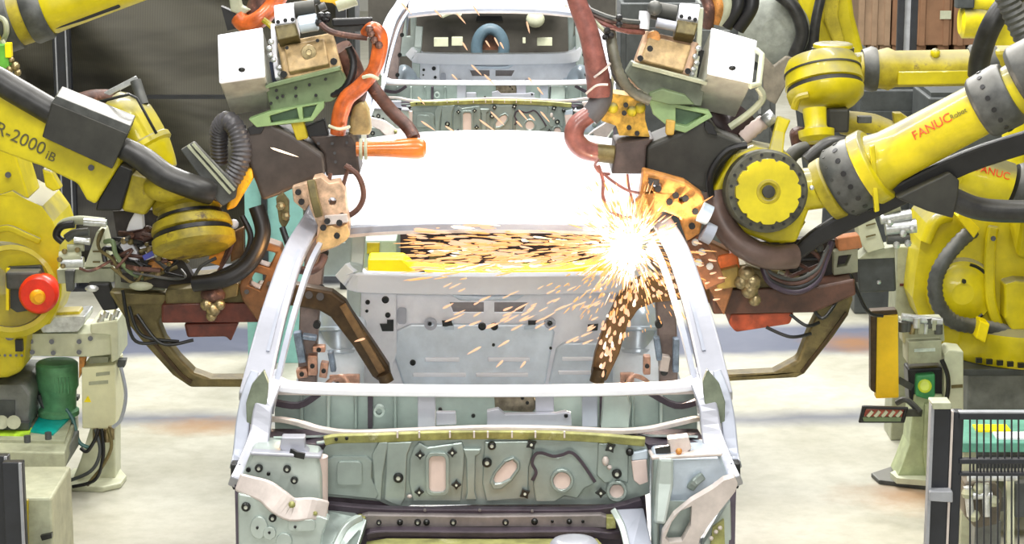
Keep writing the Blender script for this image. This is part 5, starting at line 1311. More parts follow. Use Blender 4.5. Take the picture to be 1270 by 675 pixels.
MB().plate([(852, 300), (868, 292), (888, 318), (900, 350), (876, 360), (862, 330)], 8.80, .08).build('side_frame', mat('red_brown_frame', (.22, .09, .04), .45, var=.3, scale=20), g4, bevel=.006)
bolts(g4, 8.79, ((862, 300), (870, 312), (866, 325), (880, 330)), .014, STL)
c2 = thing('looped_cable', 'thin brown cable loop against the white roof beside the burning arc', 'cable', P(770, 240, 8.8))
MB().tube([P(742, 205, 8.8), P(748, 225, 8.8), P(748, 245, 8.8), P(758, 262, 8.8), P(776, 270, 8.8), P(790, 268, 8.8)], .007, n=8).build('cable', HPK, c2)
MB().tube([P(748, 215, 8.8), P(760, 225, 8.8), P(778, 236, 8.8), P(794, 240, 8.8)], .006, n=8).build('cable', HPK, c2)
MB().tube([P(778, 216, 8.8), P(780, 232, 8.8), P(786, 255, 8.8)], .005, n=8).build('cable', HPK, c2)
MB().tube([P(742, 198, 8.85), P(738, 205, 8.8), P(744, 214, 8.8), P(756, 216, 8.82)], .006, n=8).build('cable', HPK, c2)
ht = thing('hose_fitting', 'pinkish hose with bright nut between the right white box and the round yellow wrist', 'hose', P(940, 160, 9.1))
MB().tube([P(922, 172, 9.1), P(935, 160, 9.1), P(948, 150, 9.1)], .03, n=12, rib=.012).build('hose', SH_I, ht)
MB().cyl(P(948, 152, 9.08), P(960, 142, 9.08), .03, n=6).build('nut', STL, ht)
MB().ball(P(964, 158, 9.1), .03, 10).build('elbow_fitting', GRM, ht)
hc = MB().tube([P(878, 128, 9.2), P(886, 150, 9.18), P(905, 160, 9.18), P(925, 140, 9.2)], .05, n=12).build('dark_hose', mat('plum_hose', (.06, .035, .035), .5, var=.3))
tag(hc, 'dark plum hose under the right white control box', 'hose')
bb = thing('hose_bundle', 'brown and tan hose bundle above the right white control box', 'hose bundle', P(890, 15, 9.4))
for i, (a, b_, c_, m_) in enumerate((((868, -15), (880, 10), (878, 34), HBR), ((882, -15), (892, 8), (888, 28), ORC), ((896, -15), (902, 10), (895, 30), CRD), ((915, -15), (915, 8), (900, 32), BLK), ((930, -20), (932, 8), (915, 36), BLK))):
    MB().tube([P(a[0], a[1], 9.4), P(b_[0], b_[1], 9.38), P(c_[0], c_[1], 9.4)], .024 + .006 * (i > 2), n=10).build('hose', m_, bb)

hx = thing('hose_bundle', 'dark hose bundle between the round yellow wrist and the near right forearm', 'hose bundle', P(1060, 180, 9.45))
for i, (a, b_, c_, r_) in enumerate((((1000, 200), (1030, 178), (1060, 182), .03), ((1010, 214), (1040, 192), (1066, 186), .026), ((1048, 178), (1075, 172), (1100, 176), .022), ((975, 205), (985, 190), (1000, 184), .03))):
    MB().tube([P(a[0], a[1], 9.4), P(b_[0], b_[1], 9.42), P(c_[0], c_[1], 9.45)], r_, n=12).build('hose', (HOSE, HBR, BLK, GRD)[i], hx)
# ================================================================= lower guns with curved arms
BR2 = mat('red_brown_arm', (.19, .10, .035), .45, metal=.3, var=.3, scale=18, wear=((.35, .2, .06), .62))
def lowergun(side):
    L_ = side == 'l'
    lab = 'large brown curved-arm welding gun reaching through the left side of the nearest shell' if L_ else 'large brown curved-arm welding gun with red lower block, right of the nearest shell'
    g = thing('arm_welding_gun', lab, 'welding gun', P(230 if L_ else 970, 400, 9.3))
    return g
g5 = lowergun('l')
Yg = 9.25
up = MB().plate([(318, 352), (362, 352), (412, 362), (428, 374), (436, 388), (462, 425), (482, 455), (485, 472), (470, 474), (462, 468), (438, 430), (410, 394), (396, 386), (362, 380), (318, 378)], Yg, .075).build('upper_arm', BRN, g5, bevel=.012, seg=3)
MB().sweep([P(425, 378, Yg - .01), P(474, 462, Yg - .01)], .03, .012, (0, -1, 0)).build('arm_rib', mat('arm_rib_brown', (.20, .12, .05), .45, metal=.3, var=.3), up, bevel=.003)
for (u, v) in ((383, 366), (397, 368)): MB().cyl(P(u, v, Yg), P(u, v, Yg - .012), .016, n=12).build('bolt', BLK, up)
MB().cyl(P(476, 464, Yg - .03), P(480, 474, Yg - .03), .03, n=14).build('electrode', BRN, up)
fr = MB().plate([(318, 296), (348, 306), (352, 320), (330, 370), (322, 402), (300, 372), (296, 356)], 9.05, .10, [[(325, 310), (342, 314), (334, 332), (320, 328)], [(316, 338), (330, 342), (322, 360), (308, 354)]]).build('side_frame', mat('rust_frame', (.17, .085, .035), .45, metal=.2, var=.3, scale=20), g5, bevel=.006)
for (u, v) in ((312, 334), (334, 352), (306, 362), (326, 384)): MB().cyl(P(u, v, 9.05), P(u, v, 9.035), .010, n=8).build('bolt', BLK, fr)
MB().plate([(205, 360), (305, 352), (312, 376), (205, 382)], 9.12, .2).build('top_beam', OLV, g5, bevel=.008)
MB().plate([(200, 378), (312, 376), (322, 400), (200, 401)], 9.10, .2).build('middle_beam', RED, g5, bevel=.008)
MB().plate([(228, 402), (296, 400), (286, 424), (280, 418), (232, 419)], 9.12, .18).build('lower_block', RED, g5, bevel=.008)
tl = MB().plate([(134, 362), (208, 366), (208, 384), (196, 400), (204, 420), (222, 444), (240, 462), (262, 470), (330, 470), (330, 481), (236, 481), (214, 466), (176, 424), (160, 404), (150, 388)], 9.20, .09).build('lower_arm', OLV, g5, bevel=.012, seg=3)
MB().sweep([P(166, 392, 9.19), P(190, 424, 9.19), P(224, 464, 9.19), P(238, 474, 9.19)], .014, .012, (0, -1, 0), smooth=4).build('arm_edge', BRN, tl)
MB().prism([P(u, v, 9.18) for u, v in [(140, 364), (206, 366), (206, 378), (150, 378)]], (0, .03, 0)).build('arm_plate', OLV, tl, bevel=.004)
for (a, b, c_) in (((152, 360), (165, 420), (196, 425)), ((170, 390), (200, 426), (240, 422)), ((160, 380), (176, 416), (222, 424))):
    MB().tube([P(a[0], a[1], 9.12), P(b[0], b[1], 9.1), P(c_[0], c_[1], 9.12)], .007, n=8).build('cable', PLG, g5)
MB().ball(P(264, 366, 9.0), .05, 14, (1, .8, .7)).build('regulator_bowl', HBR, g5)
for (u, v, r) in ((256, 378, .026), (264, 384, .03), (272, 378, .024), (262, 392, .022)): MB().ball(P(u, v, 8.98), r, 10).build('fitting', BRZ, g5)
MB().plate([(272, 350), (296, 352), (294, 368), (276, 372)], 9.02, .05).build('bracket', OLV, g5, bevel=.005)

g6 = lowergun('r')
up = MB().plate([(900, 352), (845, 344), (808, 340), (782, 352), (765, 372), (748, 410), (738, 440), (733, 468), (738, 474), (752, 474), (768, 440), (778, 405), (792, 384), (812, 376), (850, 372), (900, 380)], Yg, .075).build('upper_arm', BR2, g6, bevel=.012, seg=3)
MB().cyl(P(744, 458, Yg - .02), P(740, 474, Yg - .02), .03, n=14).build('electrode', BRN, up)
MB().plate([(880, 300), (905, 312), (912, 350), (898, 392), (880, 360), (866, 322)], 9.05, .10, [[(882, 318), (896, 322), (898, 338), (884, 332)]]).build('side_frame', mat('rust_frame_right', (.25, .11, .045), .45, metal=.2, var=.3, scale=20), g6, bevel=.006)
MB().plate([(888, 330), (925, 328), (1000, 352), (1000, 366), (888, 362)], 9.12, .2).build('top_beam', OLV, g6, bevel=.008)
MB().plate([(884, 360), (1010, 356), (1060, 346), (1062, 366), (1010, 388), (884, 390)], 9.10, .2).build('middle_beam', mat('plum_brown', (.09, .04, .025), .45, var=.3), g6, bevel=.008)
MB().plate([(906, 390), (985, 388), (980, 402), (912, 412), (904, 402)], 9.12, .18).build('lower_block', mat('red_brown_block', (.34, .06, .02), .42, var=.3, scale=18), g6, bevel=.008)
tl = MB().plate([(1006, 362), (1054, 352), (1058, 372), (1052, 392), (1034, 418), (1012, 446), (998, 464), (988, 469), (880, 475), (880, 466), (960, 462), (990, 446), (1004, 410), (1014, 390), (1004, 384)], 9.20, .09).build('lower_arm', OLV, g6, bevel=.012, seg=3)
MB().sweep([P(1050, 388, 9.19), P(1022, 426, 9.19), P(994, 462, 9.19)], .012, .012, (0, -1, 0)).build('arm_edge', BRN, tl)
for (a, b, c_) in (((1002, 372), (1020, 395), (1040, 370)), ((980, 390), (1000, 404), (1016, 400)), ((950, 406), (980, 418), (1006, 414)), ((1055, 340), (1075, 385), (1095, 392))):
    MB().tube([P(a[0], a[1], 9.12), P(b[0], b[1], 9.1), P(c_[0], c_[1], 9.12)], .007, n=8).build('cable', PLG, g6)
for (u, v, r) in ((926, 340, .035), (920, 350, .03), (930, 360, .035), (936, 372, .026), (932, 350, .04)): MB().ball(P(u, v, 8.98), r, 10).build('fitting', BRZ, g6)
MB().plate([(888, 338), (916, 330), (918, 356), (890, 360)], 9.0, .06).build('amber_plate', mat('amber_brown', (.28, .19, .04), .45, var=.3), g6, bevel=.006)
MB().plate([(890, 318), (915, 312), (918, 334), (892, 336)], 9.04, .06).build('orange_block', mat('orange_cast', (.65, .15, .03), .4, var=.25), g6, bevel=.008)

# ================================================================= cable and valve clutter beside the wrists
def servo(name, label, Yc, parts_u):
    pass
s1 = thing('valve_terminal', 'cream tapered valve box with hoses, between the red motor robot and the left wrist', 'valve terminal', P(130, 330, 9.3))
MB().prism([P(u, v, 9.28) for u, v in [(120, 287), (128, 286), (140, 332), (104, 332)]], (0, .12, 0)).build('cream_cover', CRM, s1, bevel=.006)
MB().plate([(70, 335), (142, 333), (142, 350), (72, 352)], 9.28, .14).build('base_plate', CRD, s1, bevel=.004)
for v in (312, 325): MB().sweep([P(115, v, 9.275), P(124, v, 9.275)], .006, .006).build('seam', OLV, s1)
MB().tube([P(74, 282, 9.3), P(82, 276, 9.3), P(100, 273, 9.3), P(130, 276, 9.3)], .018, n=10).build('hose', CRD, s1)
MB().tube([P(78, 300, 9.28), P(70, 292, 9.28), P(76, 281, 9.28), P(92, 278, 9.28)], .016, n=10).build('hose', BLK, s1)
MB().tube([P(82, 296, 9.3), P(92, 290, 9.3), P(110, 288, 9.3)], .018, n=10).build('hose', GRM, s1)
MB().cyl(P(104, 275, 9.26), P(132, 277, 9.26), .016, n=12).build('rod', STL, s1)
for (u0, v0, u1, v1, r, m_) in ((92, 298, 112, 300, .014, STL), (74, 318, 100, 316, .02, CRM), (76, 326, 104, 325, .022, STL), (84, 308, 104, 307, .016, CRD)):
    MB().cyl(P(u0, v0, 9.26), P(u1, v1, 9.26), r, n=12).build('cylinder', m_, s1)
for (u, v) in ((74, 322), (80, 312), (96, 310), (78, 330)): MB().ball(P(u, v, 9.24), .012, 8).build('fitting', BRZ, s1)
MB().plate([(80, 336), (92, 336), (90, 362), (82, 362)], 9.25, .05).build('dark_strut', GRM, s1, bevel=.004)
MB().plate([(108, 352), (135, 352), (146, 384), (128, 386)], 9.24, .05).build('black_strut', BLK, s1, bevel=.006)
MB().ball(P(114, 358, 9.21), .018, 10, (1.6, .6, .8)).build('steel_cap', STL, s1)
MB().plate([(142, 335), (205, 345), (205, 362), (142, 360)], 9.28, .10).build('grey_green_base', CRD, s1, bevel=.005)
s2 = thing('cable_junction', 'tangle of cables, white plates and dark connectors under the left wrist', 'cable junction', P(190, 320, 9.2))
MB().prism([P(u, v, 9.12) for u, v in [(168, 262), (176, 260), (178, 284), (156, 288), (160, 276)]], (0, .05, 0)).build('white_plate', WHT, s2, bevel=.006)
MB().prism([P(u, v, 9.12) for u, v in [(148, 304), (160, 298), (170, 312), (172, 330), (160, 322)]], (0, .05, 0)).build('white_plate', WHT, s2, bevel=.006)
MB().prism([P(u, v, 9.10) for u, v in [(172, 306), (192, 308), (196, 318), (180, 324)]], (0, .05, 0)).build('white_plate', WHT, s2, bevel=.006)
MB().sweep([P(178, 320, 9.08), P(190, 314, 9.08)], .02, .01, (0, -1, 0)).build('blue_stripe', mat('blue_mark', (.05, .06, .30), .4), s2)
MB().prism([P(u, v, 9.14) for u, v in [(158, 290), (178, 286), (188, 296), (174, 304), (160, 300)]], (0, .05, 0)).build('brown_block', HBR, s2, bevel=.006)
MB().prism([P(u, v, 9.12) for u, v in [(182, 326), (206, 320), (214, 330), (200, 338), (184, 336)]], (0, .06, 0)).build('rust_block', ORC, s2, bevel=.01)
MB().prism([P(u, v, 9.22) for u, v in [(140, 262), (200, 260), (215, 300), (240, 345), (235, 362), (150, 350), (146, 300)]], (0, .05, 0)).build('back_plate', mat('dark_back_plate', (.03, .025, .022), .6, var=.3), s2)
random.seed(3)
for k in range(16):
    u = 140 + random.random() * 75; v = 292 + random.random() * 55
    pts = [P(u + random.uniform(-24, 24) + (i - 1.5) * 14, v + random.uniform(-14, 14), 9.10 + random.uniform(-.03, .05)) for i in range(4)]
    MB().tube(pts, random.choice((.006, .008, .010)), n=7).build('cable', random.choice((BLK, BLK, HBR, CRD, OLV, GRM)), s2)
MB().tube([P(122, 300, 9.1), P(128, 285, 9.08), P(122, 296, 9.06), P(124, 310, 9.08), P(140, 322, 9.1), P(150, 340, 9.1)], .007, n=8).build('cable', OLV, s2)
MB().tube([P(130, 300, 9.1), P(140, 300, 9.08), P(144, 316, 9.08), P(160, 336, 9.1), P(178, 345, 9.1)], .010, n=8).build('cable', GRN, s2)
for k in range(10):
    MB().ball(P(150 + random.random() * 75, 296 + random.random() * 56, 9.09), random.uniform(.010, .02), 8).build('connector', random.choice((BRZ, BLK, CRD, OLV)), s2)
MB().ball(P(175, 355, 9.07), .03, 12, (1.6, .6, .6)).build('lamp_cover', CRD, s2)
s3 = thing('cable_junction', 'orange-lit plate and brown cables inside the black hose curve right of the left wrist', 'cable junction', P(270, 310, 9.15))
MB().plate([(262, 302), (288, 286), (290, 300), (276, 332), (258, 326)], 9.1, .05).build('orange_lit_plate', mat('orange_lit_cast', (.85, .30, .02), .4, var=.2), s3, bevel=.01)  # orange weld light beside the wrist put into the plate colour
MB().plate([(286, 290), (302, 282), (302, 318), (286, 326)], 9.13, .04).build('rust_plate', BR2, s3, bevel=.006)
MB().plate([(240, 342), (296, 338), (298, 352), (240, 358)], 9.15, .1).build('dark_base', OLV, s3, bevel=.006)
for (a, b, c_) in (((276, 272), (284, 300), (274, 330)), ((268, 320), (250, 330), (240, 345)), ((290, 280), (286, 310), (270, 338))):
    MB().tube([P(a[0], a[1], 9.08), P(b[0], b[1], 9.06), P(c_[0], c_[1], 9.08)], .007, n=8).build('cable', random.choice((GRM, HBR)), s3)
MB().ball(P(290, 278, 9.08), .02, 10).build('white_cap', WHT, s3)
s4 = thing('cable_junction', 'dark looped cables and cream plates below the near right forearm', 'cable junction', P(1010, 330, 9.2))
for k in range(4):
    MB().tube([P(944 + k * 2, 322 - k, 9.05), P(955, 350 - k * 4, 9.03), P(985, 362 - k * 5, 9.03), P(1012, 350 - k * 5, 9.04), P(1024, 322 - k * 3, 9.06), P(1032, 300, 9.08)], .014 - .002 * k, n=10).build('cable', (mat('plum_cable', (.06, .04, .065), .4, var=.2), BLK, HBR, GRM)[k], s4)
for k in range(6):
    u = 960 + random.random() * 50; v = 305 + random.random() * 40
    MB().tube([P(u + random.uniform(-18, 18) + (i - 1.5) * 12, v + random.uniform(-12, 12), 9.1) for i in range(4)], .008, n=7).build('cable', random.choice((BLK, HBR, CRD)), s4)
for k in range(10): MB().ball(P(965 + random.random() * 65, 300 + random.random() * 48, 9.12), random.uniform(.012, .022), 8).build('connector', random.choice((BRZ, STL, OLV, GRM)), s4)
MB().prism([P(u, v, 9.25) for u, v in [(940, 300), (1010, 296), (1062, 300), (1064, 350), (940, 356)]], (0, .06, 0)).build('back_plate', mat('dark_back_plate_right', (.035, .028, .026), .6, var=.3), s4)
MB().plate([(1034, 312), (1064, 308), (1064, 338), (1034, 342)], 9.2, .06, [[(1040, 318), (1056, 316), (1050, 330), (1038, 332)]]).build('cream_plate', CRD, s4, bevel=.004)
MB().plate([(1038, 296), (1066, 292), (1070, 308), (1040, 312)], 9.17, .08).build('orange_block', mat('soft_orange_block', (.58, .22, .08), .45, var=.2), s4, bevel=.006)
s5 = thing('valve_terminal', 'cream tapered valve box with bright cylinders, under the near right forearm', 'valve terminal', P(1090, 300, 9.6))
MB().prism([P(u, v, 9.55) for u, v in [(1062, 268), (1082, 262), (1098, 308), (1076, 314), (1066, 300)]], (0, .12, 0)).build('cream_cover', CRM, s5, bevel=.006)
for v in (280, 294): MB().sweep([P(1074, v, 9.54), P(1086, v - 3, 9.54)], .006, .006).build('seam', OLV, s5)
for (u0, v0, u1, v1, r, m_) in ((1092, 272, 1130, 266, .022, STL), (1098, 284, 1136, 280, .03, STL), (1100, 297, 1128, 296, .022, GRM), (1096, 262, 1116, 256, .018, CRD)):
    MB().cyl(P(u0, v0, 9.55), P(u1, v1, 9.55), r, n=14).build('cylinder', m_, s5)
for (u, v) in ((1104, 276), (1132, 284), (1120, 290), (1126, 302), (1112, 304)): MB().ball(P(u, v, 9.5), .016, 8).build('fitting', STL, s5)
MB().plate([(1062, 320), (1110, 316), (1112, 362), (1066, 364)], 9.6, .12).build('dark_base', DKM, s5, bevel=.01)
MB().ball(P(1090, 350, 9.58), .010, 8).build('steel_cap', STL, s5)
MB().plate([(1076, 312), (1110, 306), (1110, 320), (1064, 322)], 9.57, .12).build('base_plate', CRD, s5, bevel=.004)
s6 = thing('equipment_cabinet', 'narrow cream cabinet with red stripe left of the body with grey hose', 'cabinet', (P(1126, 340, 10.6).x, 10.7, 0))
a = P(1113, 306, 10.6); b = P(1138, 306, 10.6)
MB().box(((a.x + b.x) / 2, 10.7, a.z / 2), (b.x - a.x, .2, a.z)).build('body', CRD, s6, bevel=.006)
MB().plate([(1116, 352), (1136, 352), (1136, 355), (1116, 355)], 10.595, .01).build('red_stripe', RED, s6)
MB().plate([(1124, 331), (1130, 330), (1130, 336), (1124, 336)], 10.59, .02).build('latch', GRM, s6)
# ================================================================= pedestals, platforms, fences near the camera
pl = thing('equipment_pedestal', 'cream pedestal with cable box on a round-edged foot plate at left', 'pedestal', (P(120, 600, 10).x, 10.05, 0))
Yp = 9.95
slab(MB(), [(72, 603), (80, 609), (128, 611), (150, 606), (157, 596), (150, 588), (92, 587)], 0, .025).build('foot_plate', CRM, pl, bevel=.006)
MB().prism([P(u, v, Yp) for u, v in [(112, 530), (143, 530), (143, 606), (114, 606), (88, 600), (100, 570)]], (0, .16, 0)).build('column', CRM, pl, bevel=.008)
cbx = MB().prism([P(u, v, Yp - .06) for u, v in [(101, 456), (143, 453), (144, 532), (102, 532)]], (0, .22, 0)).build('cable_box', mat('cream_yellow_box', (.74, .73, .47), .45, var=.05), pl, bevel=.006)
MB().plate([(104, 499), (113, 499), (109, 491)], Yp - .064, .004).build('warning_triangle', YELF, cbx)
MB().plate([(119, 463), (136, 461), (136, 465), (119, 467)], Yp - .064, .004).plate([(110, 474), (134, 472), (134, 476), (110, 478)], Yp - .064, .004).build('paper_label', CRD, cbx)
MB().plate([(146, 447), (156, 447), (154, 456), (146, 456)], Yp - .02, .05).build('plug_socket', DKM, cbx)
MB().prism([P(u, v, Yp - .10) for u, v in [(34, 414), (138, 414), (140, 440), (110, 443), (34, 442)]], (0, .28, 0)).build('cross_arm', CRM, pl, bevel=.006)
ah = MB().prism([P(u, v, Yp - .12) for u, v in [(112, 402), (146, 397), (147, 446), (138, 450), (136, 416), (112, 414)]], (0, .26, 0)).build('arm_head', CRM, pl, bevel=.006)
for (u, v) in ((38, 424), (40, 437), (64, 424), (98, 424), (98, 437), (66, 438), (112, 420)): MB().cyl(P(u, v, Yp - .10), P(u, v, Yp - .115), .011, n=10).build('bolt', PLG, pl)
MB().prism([P(u, v, Yp - .12) for u, v in [(48, 395), (106, 392), (106, 400), (96, 412), (52, 413), (46, 402)]], (0, .2, 0)).build('steel_tray', STL, pl, bevel=.006)
MB().prism([P(u, v, Yp - .08) for u, v in [(56, 388), (98, 386), (100, 396), (56, 398)]], (0, .1, 0)).build('yellow_insert', YELD, pl, bevel=.006)
for (u, v) in ((125, 398), (130, 394), (138, 398), (122, 404), (143, 392)): MB().cyl(P(u, v, Yp - .1), P(u + 3, v - 8, Yp - .1), .013, n=10).build('pin', STL, pl)
MB().plate([(98, 443), (106, 443), (104, 455), (98, 470)], Yp - .05, .05).build('amber_bracket', ORC, pl)
MB().prism([P(u, v, Yp) for u, v in [(112, 443), (134, 443), (134, 456), (110, 456)]], (0, .1, 0)).build('neck', CRD, pl)
for i, (a, b, c_, d) in enumerate((((118, 532), (124, 560), (112, 585), (75, 600)), ((126, 532), (128, 565), (118, 595), (90, 604)), ((134, 532), (138, 555), (126, 580), (108, 602)), ((122, 532), (118, 545), (108, 560), (100, 556)), ((150, 456), (156, 490), (150, 520), (140, 530)))):
    MB().tube([P(*a, Yp - .14), P(*b, Yp - .16), P(*c_, Yp - .16), P(*d, Yp - .15)], .008, n=8).build('cable', (DKM, BLK, OLV, BLK, SH_L)[i], pl)
for (u, v) in ((119, 538), (126, 540), (133, 538), (138, 535)): MB().cyl(P(u, v - 6, Yp - .12), P(u, v + 10, Yp - .12), .014, n=10).build('gland', BRZ, pl)
dk = thing('work_platform', 'low cream platform with teal top plate at the left edge', 'platform', (-2.2, 9.8, 0))
dz = P(80, 560, 9.5).z
slab(MB(), [(-60, 558), (80, 562), (97, 512), (-60, 507)], dz, -.07).build('deck', CRD, dk, bevel=.006)
slab(MB(), [(-60, 548), (80, 551), (92, 515), (-60, 510)], dz, .012).build('top_plate', CRD, dk)
MB().prism([V((p.x, p.y, dz + .012)) for p in [onz(u, v, dz) for u, v in [(38, 540), (66, 544), (92, 518), (88, 511), (56, 510)]]], (0, 0, .008)).build('teal_plate', TEAL, dk)
MB().prism([V((p.x, p.y, dz + .012)) for p in [onz(u, v, dz) for u, v in [(-60, 543), (36, 545), (40, 536), (-60, 534)]]], (0, 0, .008)).build('lime_strip', mat('lime_strip', (.50, .85, .05), .5, var=.3, scale=20), dk)
MB().plate([(-60, 566), (78, 566), (78, 586), (-60, 586)], 9.52, .4).build('frame', DKM2, dk, bevel=.006)
MB().plate([(10, 574), (66, 574), (66, 583), (10, 583)], 9.50, .02).build('frame_rail', CRD, dk)
for u in (-40, 66): MB().box((P(u, 590, 9.6).x, 9.6, P(u, 580, 9.6).z / 2), (.08, .08, P(u, 580, 9.6).z)).build('leg', DKM2, dk)
for u in (36, 50): MB().plate([(u, 576), (u + 9, 576), (u + 9, 581), (u, 581)], 9.495, .01).build('slot', PLG, dk)
for (u, v) in ((60, 545), (34, 549)): MB().cyl(P(u, v, 9.52) , P(u, v, 9.52) + V((0, 0, .03)), .014, n=10).build('knob', DKM, dk)
gm = thing('electric_motor', 'green upright motor beside the cream pedestal at left', 'motor', (P(72, 450, 10.0).x, 10.0, dz + .012))
MB().lathe(V((P(72, 494, 10.0).x, 10.0, dz + .012)), V((P(72, 440, 10.0).x, 10.0, 2)), [(0, .07), (.01, .09), (.03, .09), (.04, .078), (.12, .082), (.14, .092), (.24, .092), (.25, .08)], 28).build('body', GRE, gm)
for k in range(7): MB().box(P(60 + k * 4.2, 478, 9.912 + .006 * abs(k - 3)), (.004, .02, .07)).build('fin', GRE, gm)
MB().sweep([P(64, 494, 10.1), P(98, 493, 10.1)], .05, .02).build('flange', GRM, gm, bevel=.003)
MB().tube([P(80, 480, 9.98), P(78, 495, 9.96), P(70, 504, 9.95), P(55, 505, 9.95), P(48, 490, 9.95)], .010, n=8).build('cable', DKM, gm)
MB().tube([P(76, 500, 9.95), P(90, 520, 9.93), P(98, 548, 9.9), P(112, 556, 9.9)], .009, n=8).build('cable', mat('teal_cable', (.05, .16, .15), .4), gm)
rz = thing('robot_riser', 'dark grey riser carrying the yellow robot with the red motor', 'riser', (-2.45, 10.0, dz))
MB().prism([V((q.x, q.y, max(q.z, dz + .014))) for q in PP([(-60, 476), (30, 478), (38, 490), (36, 560), (-60, 560)], 9.78)], (0, .45, 0)).build('body', DKM2, rz, bevel=.012)
MB().plate([(-60, 496), (18, 497), (18, 516), (-60, 514)], 9.77, .02).build('recess', DKM, rz)
MB().box((P(-12, 530, 9.74).x, 9.765, dz + .04), (P(36, 530, 9.74).x - P(-60, 530, 9.74).x, .05, .03)).build('lower_flange', DKM, rz)
for (u, v) in ((2, 524), (17, 524)): MB().cyl(P(u, v, 9.74), P(u, v, 9.70), .03, n=14).build('bolt_cap', CRD, rz)
# near left corner: cream cabinet and black post
c1 = thing('equipment_cabinet', 'cream cabinet in the bottom left corner behind the black posts', 'cabinet', (P(30, 640, 8.2).x, 8.3, 0))
a = P(-50, 618, 8.2); b = P(64, 618, 8.2)
MB().box(((a.x + b.x) / 2, 8.4, a.z / 2), (b.x - a.x, .4, a.z)).build('body', CRD, c1, bevel=.01)
MB().plate([(6, 614), (28, 618), (28, 652), (6, 650)], 8.12, .07).build('cream_cover', CRM, c1, bevel=.005)
MB().sweep([P(33, 620, 8.19), P(33, 700, 8.19)], .012, .02, (0, -1, 0)).build('edge_strip', YELD, c1)
MB().plate([(50, 665), (64, 662), (64, 668), (52, 671)], 8.18, .03).build('latch', PLG, c1)
for (u0, u1, v0, v1, lb) in ((-30, 10, 566, 640, 'black guard post at the very left edge near the bottom, the hindmost of two'), (2, 28, 574, 650, 'black guard post standing before the cream cabinet in the bottom left corner')):
    Yq = 8.02 if u0 == 2 else 8.1
    t = thing('guard_post', lb, 'post', (P((u0 + u1) / 2, 640, Yq).x, Yq, 0))
    a = P(u0, v0, Yq); b = P(u1, v0, Yq)
    MB().box(((a.x + b.x) / 2, Yq + .02, (a.z) / 2 + .0), (b.x - a.x, .04, a.z)).build('post', FEN, t, bevel=.004)
    MB().box((b.x - .008, Yq - .006, a.z / 2), (.01, .012, a.z)).build('edge', FENL, t)
    MB().box(((a.x + b.x) / 2, Yq + .02, .01), (.18, .12, .02)).build('foot', FEN, t)
# ---- right pedestal
pr = thing('equipment_pedestal', 'olive green pedestal carrying valves, on a flat foot plate at right', 'pedestal', (P(1145, 590, 9.9).x, 9.95, 0))
Yp = 9.9
slab(MB(), [(1080, 592), (1090, 601), (1150, 608), (1192, 606), (1186, 584), (1110, 582)], 0, .02).build('foot_plate', GRM, pr, bevel=.005)
slab(MB(), [(1104, 593), (1112, 600), (1150, 603), (1152, 592), (1116, 587)], .02, .025).build('foot_cover', CRM, pr)
MB().prism([P(u, v, Yp) for u, v in [(1134, 490), (1170, 490), (1172, 596), (1112, 594), (1118, 580), (1128, 552)]], (0, .18, 0)).build('column', PED, pr, bevel=.008)
MB().sweep([P(1152, 500, Yp - .01), P(1150, 560, Yp - .01), P(1154, 592, Yp - .01)], .04, .03, (0, -1, 0)).build('column_rib', PED, pr, bevel=.006)
MB().plate([(1126, 458), (1170, 456), (1172, 496), (1128, 500)], Yp + .02, .12).build('dark_housing', BLK, pr, bevel=.008)
gq = MB().plate([(1137, 466), (1160, 464), (1160, 492), (1150, 496), (1136, 492)], Yp - .02, .05).build('green_unit', mat('green_unit', (.05, .30, .10), .4, var=.15), pr, bevel=.008)
MB().lathe(P(1147, 479, Yp - .02), P(1147, 479, Yp - .2), [(0, .03), (.01, .03), (.014, .02)], 16).build('lime_knob', mat('lime_knob', (.60, .75, .04), .4), gq)
MB().plate([(1126, 424), (1168, 422), (1168, 450), (1126, 452)], Yp - .04, .14).build('valve_bank', CRD, pr, bevel=.005)
MB().plate([(1134, 433), (1160, 432), (1160, 436), (1134, 437)], Yp - .045, .01).build('bank_label', STL, pr)
random.seed(11)
for k in range(9):
    u = 1120 + k * 5.5; v = 392 + random.random() * 16
    MB().cyl(P(u, v + 12, Yp - .03), P(u + random.uniform(-2, 2), v, Yp - .03), random.uniform(.012, .022), n=10).build('valve', random.choice((STL, CRD, BRZ, GRM)), pr)
MB().plate([(1118, 398), (1170, 396), (1172, 424), (1120, 426)], Yp + .02, .1).build('valve_base', CRD, pr, bevel=.006)
MB().cyl(P(1118, 394, Yp - .02), P(1168, 400, Yp - .02), .02, n=12).build('steel_bar', STL, pr)
MB().tube([P(1168, 446, Yp - .05), P(1176, 470, Yp - .07), P(1172, 500, Yp - .07), P(1156, 508, Yp - .05)], .010, n=8).build('cable', BLK, pr)
MB().tube([P(1112, 500, Yp - .02), P(1124, 496, Yp - .04), P(1140, 510, Yp - .04)], .014, n=8).build('cable', GRM, pr)
pc = MB().plate([(1171, 440), (1178, 434), (1195, 436), (1195, 512), (1171, 512)], Yp - .03, .14).build('cream_box', CRM, pr, bevel=.006)
MB().plate([(1180, 478), (1194, 477), (1194, 481), (1180, 482)], Yp - .035, .01).build('box_latch', OLV, pc)
ypn = thing('light_panel', 'upright amber yellow panel in a dark frame left of the olive pedestal', 'panel', P(1100, 495, 9.85))
MB().plate([(1080, 386), (1112, 384), (1114, 390), (1088, 392), (1086, 488), (1080, 484)], 9.80, .06).build('frame', BRN, ypn, bevel=.004)
MB().plate([(1087, 390), (1114, 390), (1115, 494), (1086, 495)], 9.82, .05).build('face', ORT, ypn, bevel=.008, seg=3)
MB().sweep([P(1112, 470, 9.9), P(1130, 480, 9.92)], .03, .03).build('arm', GRM, ypn)
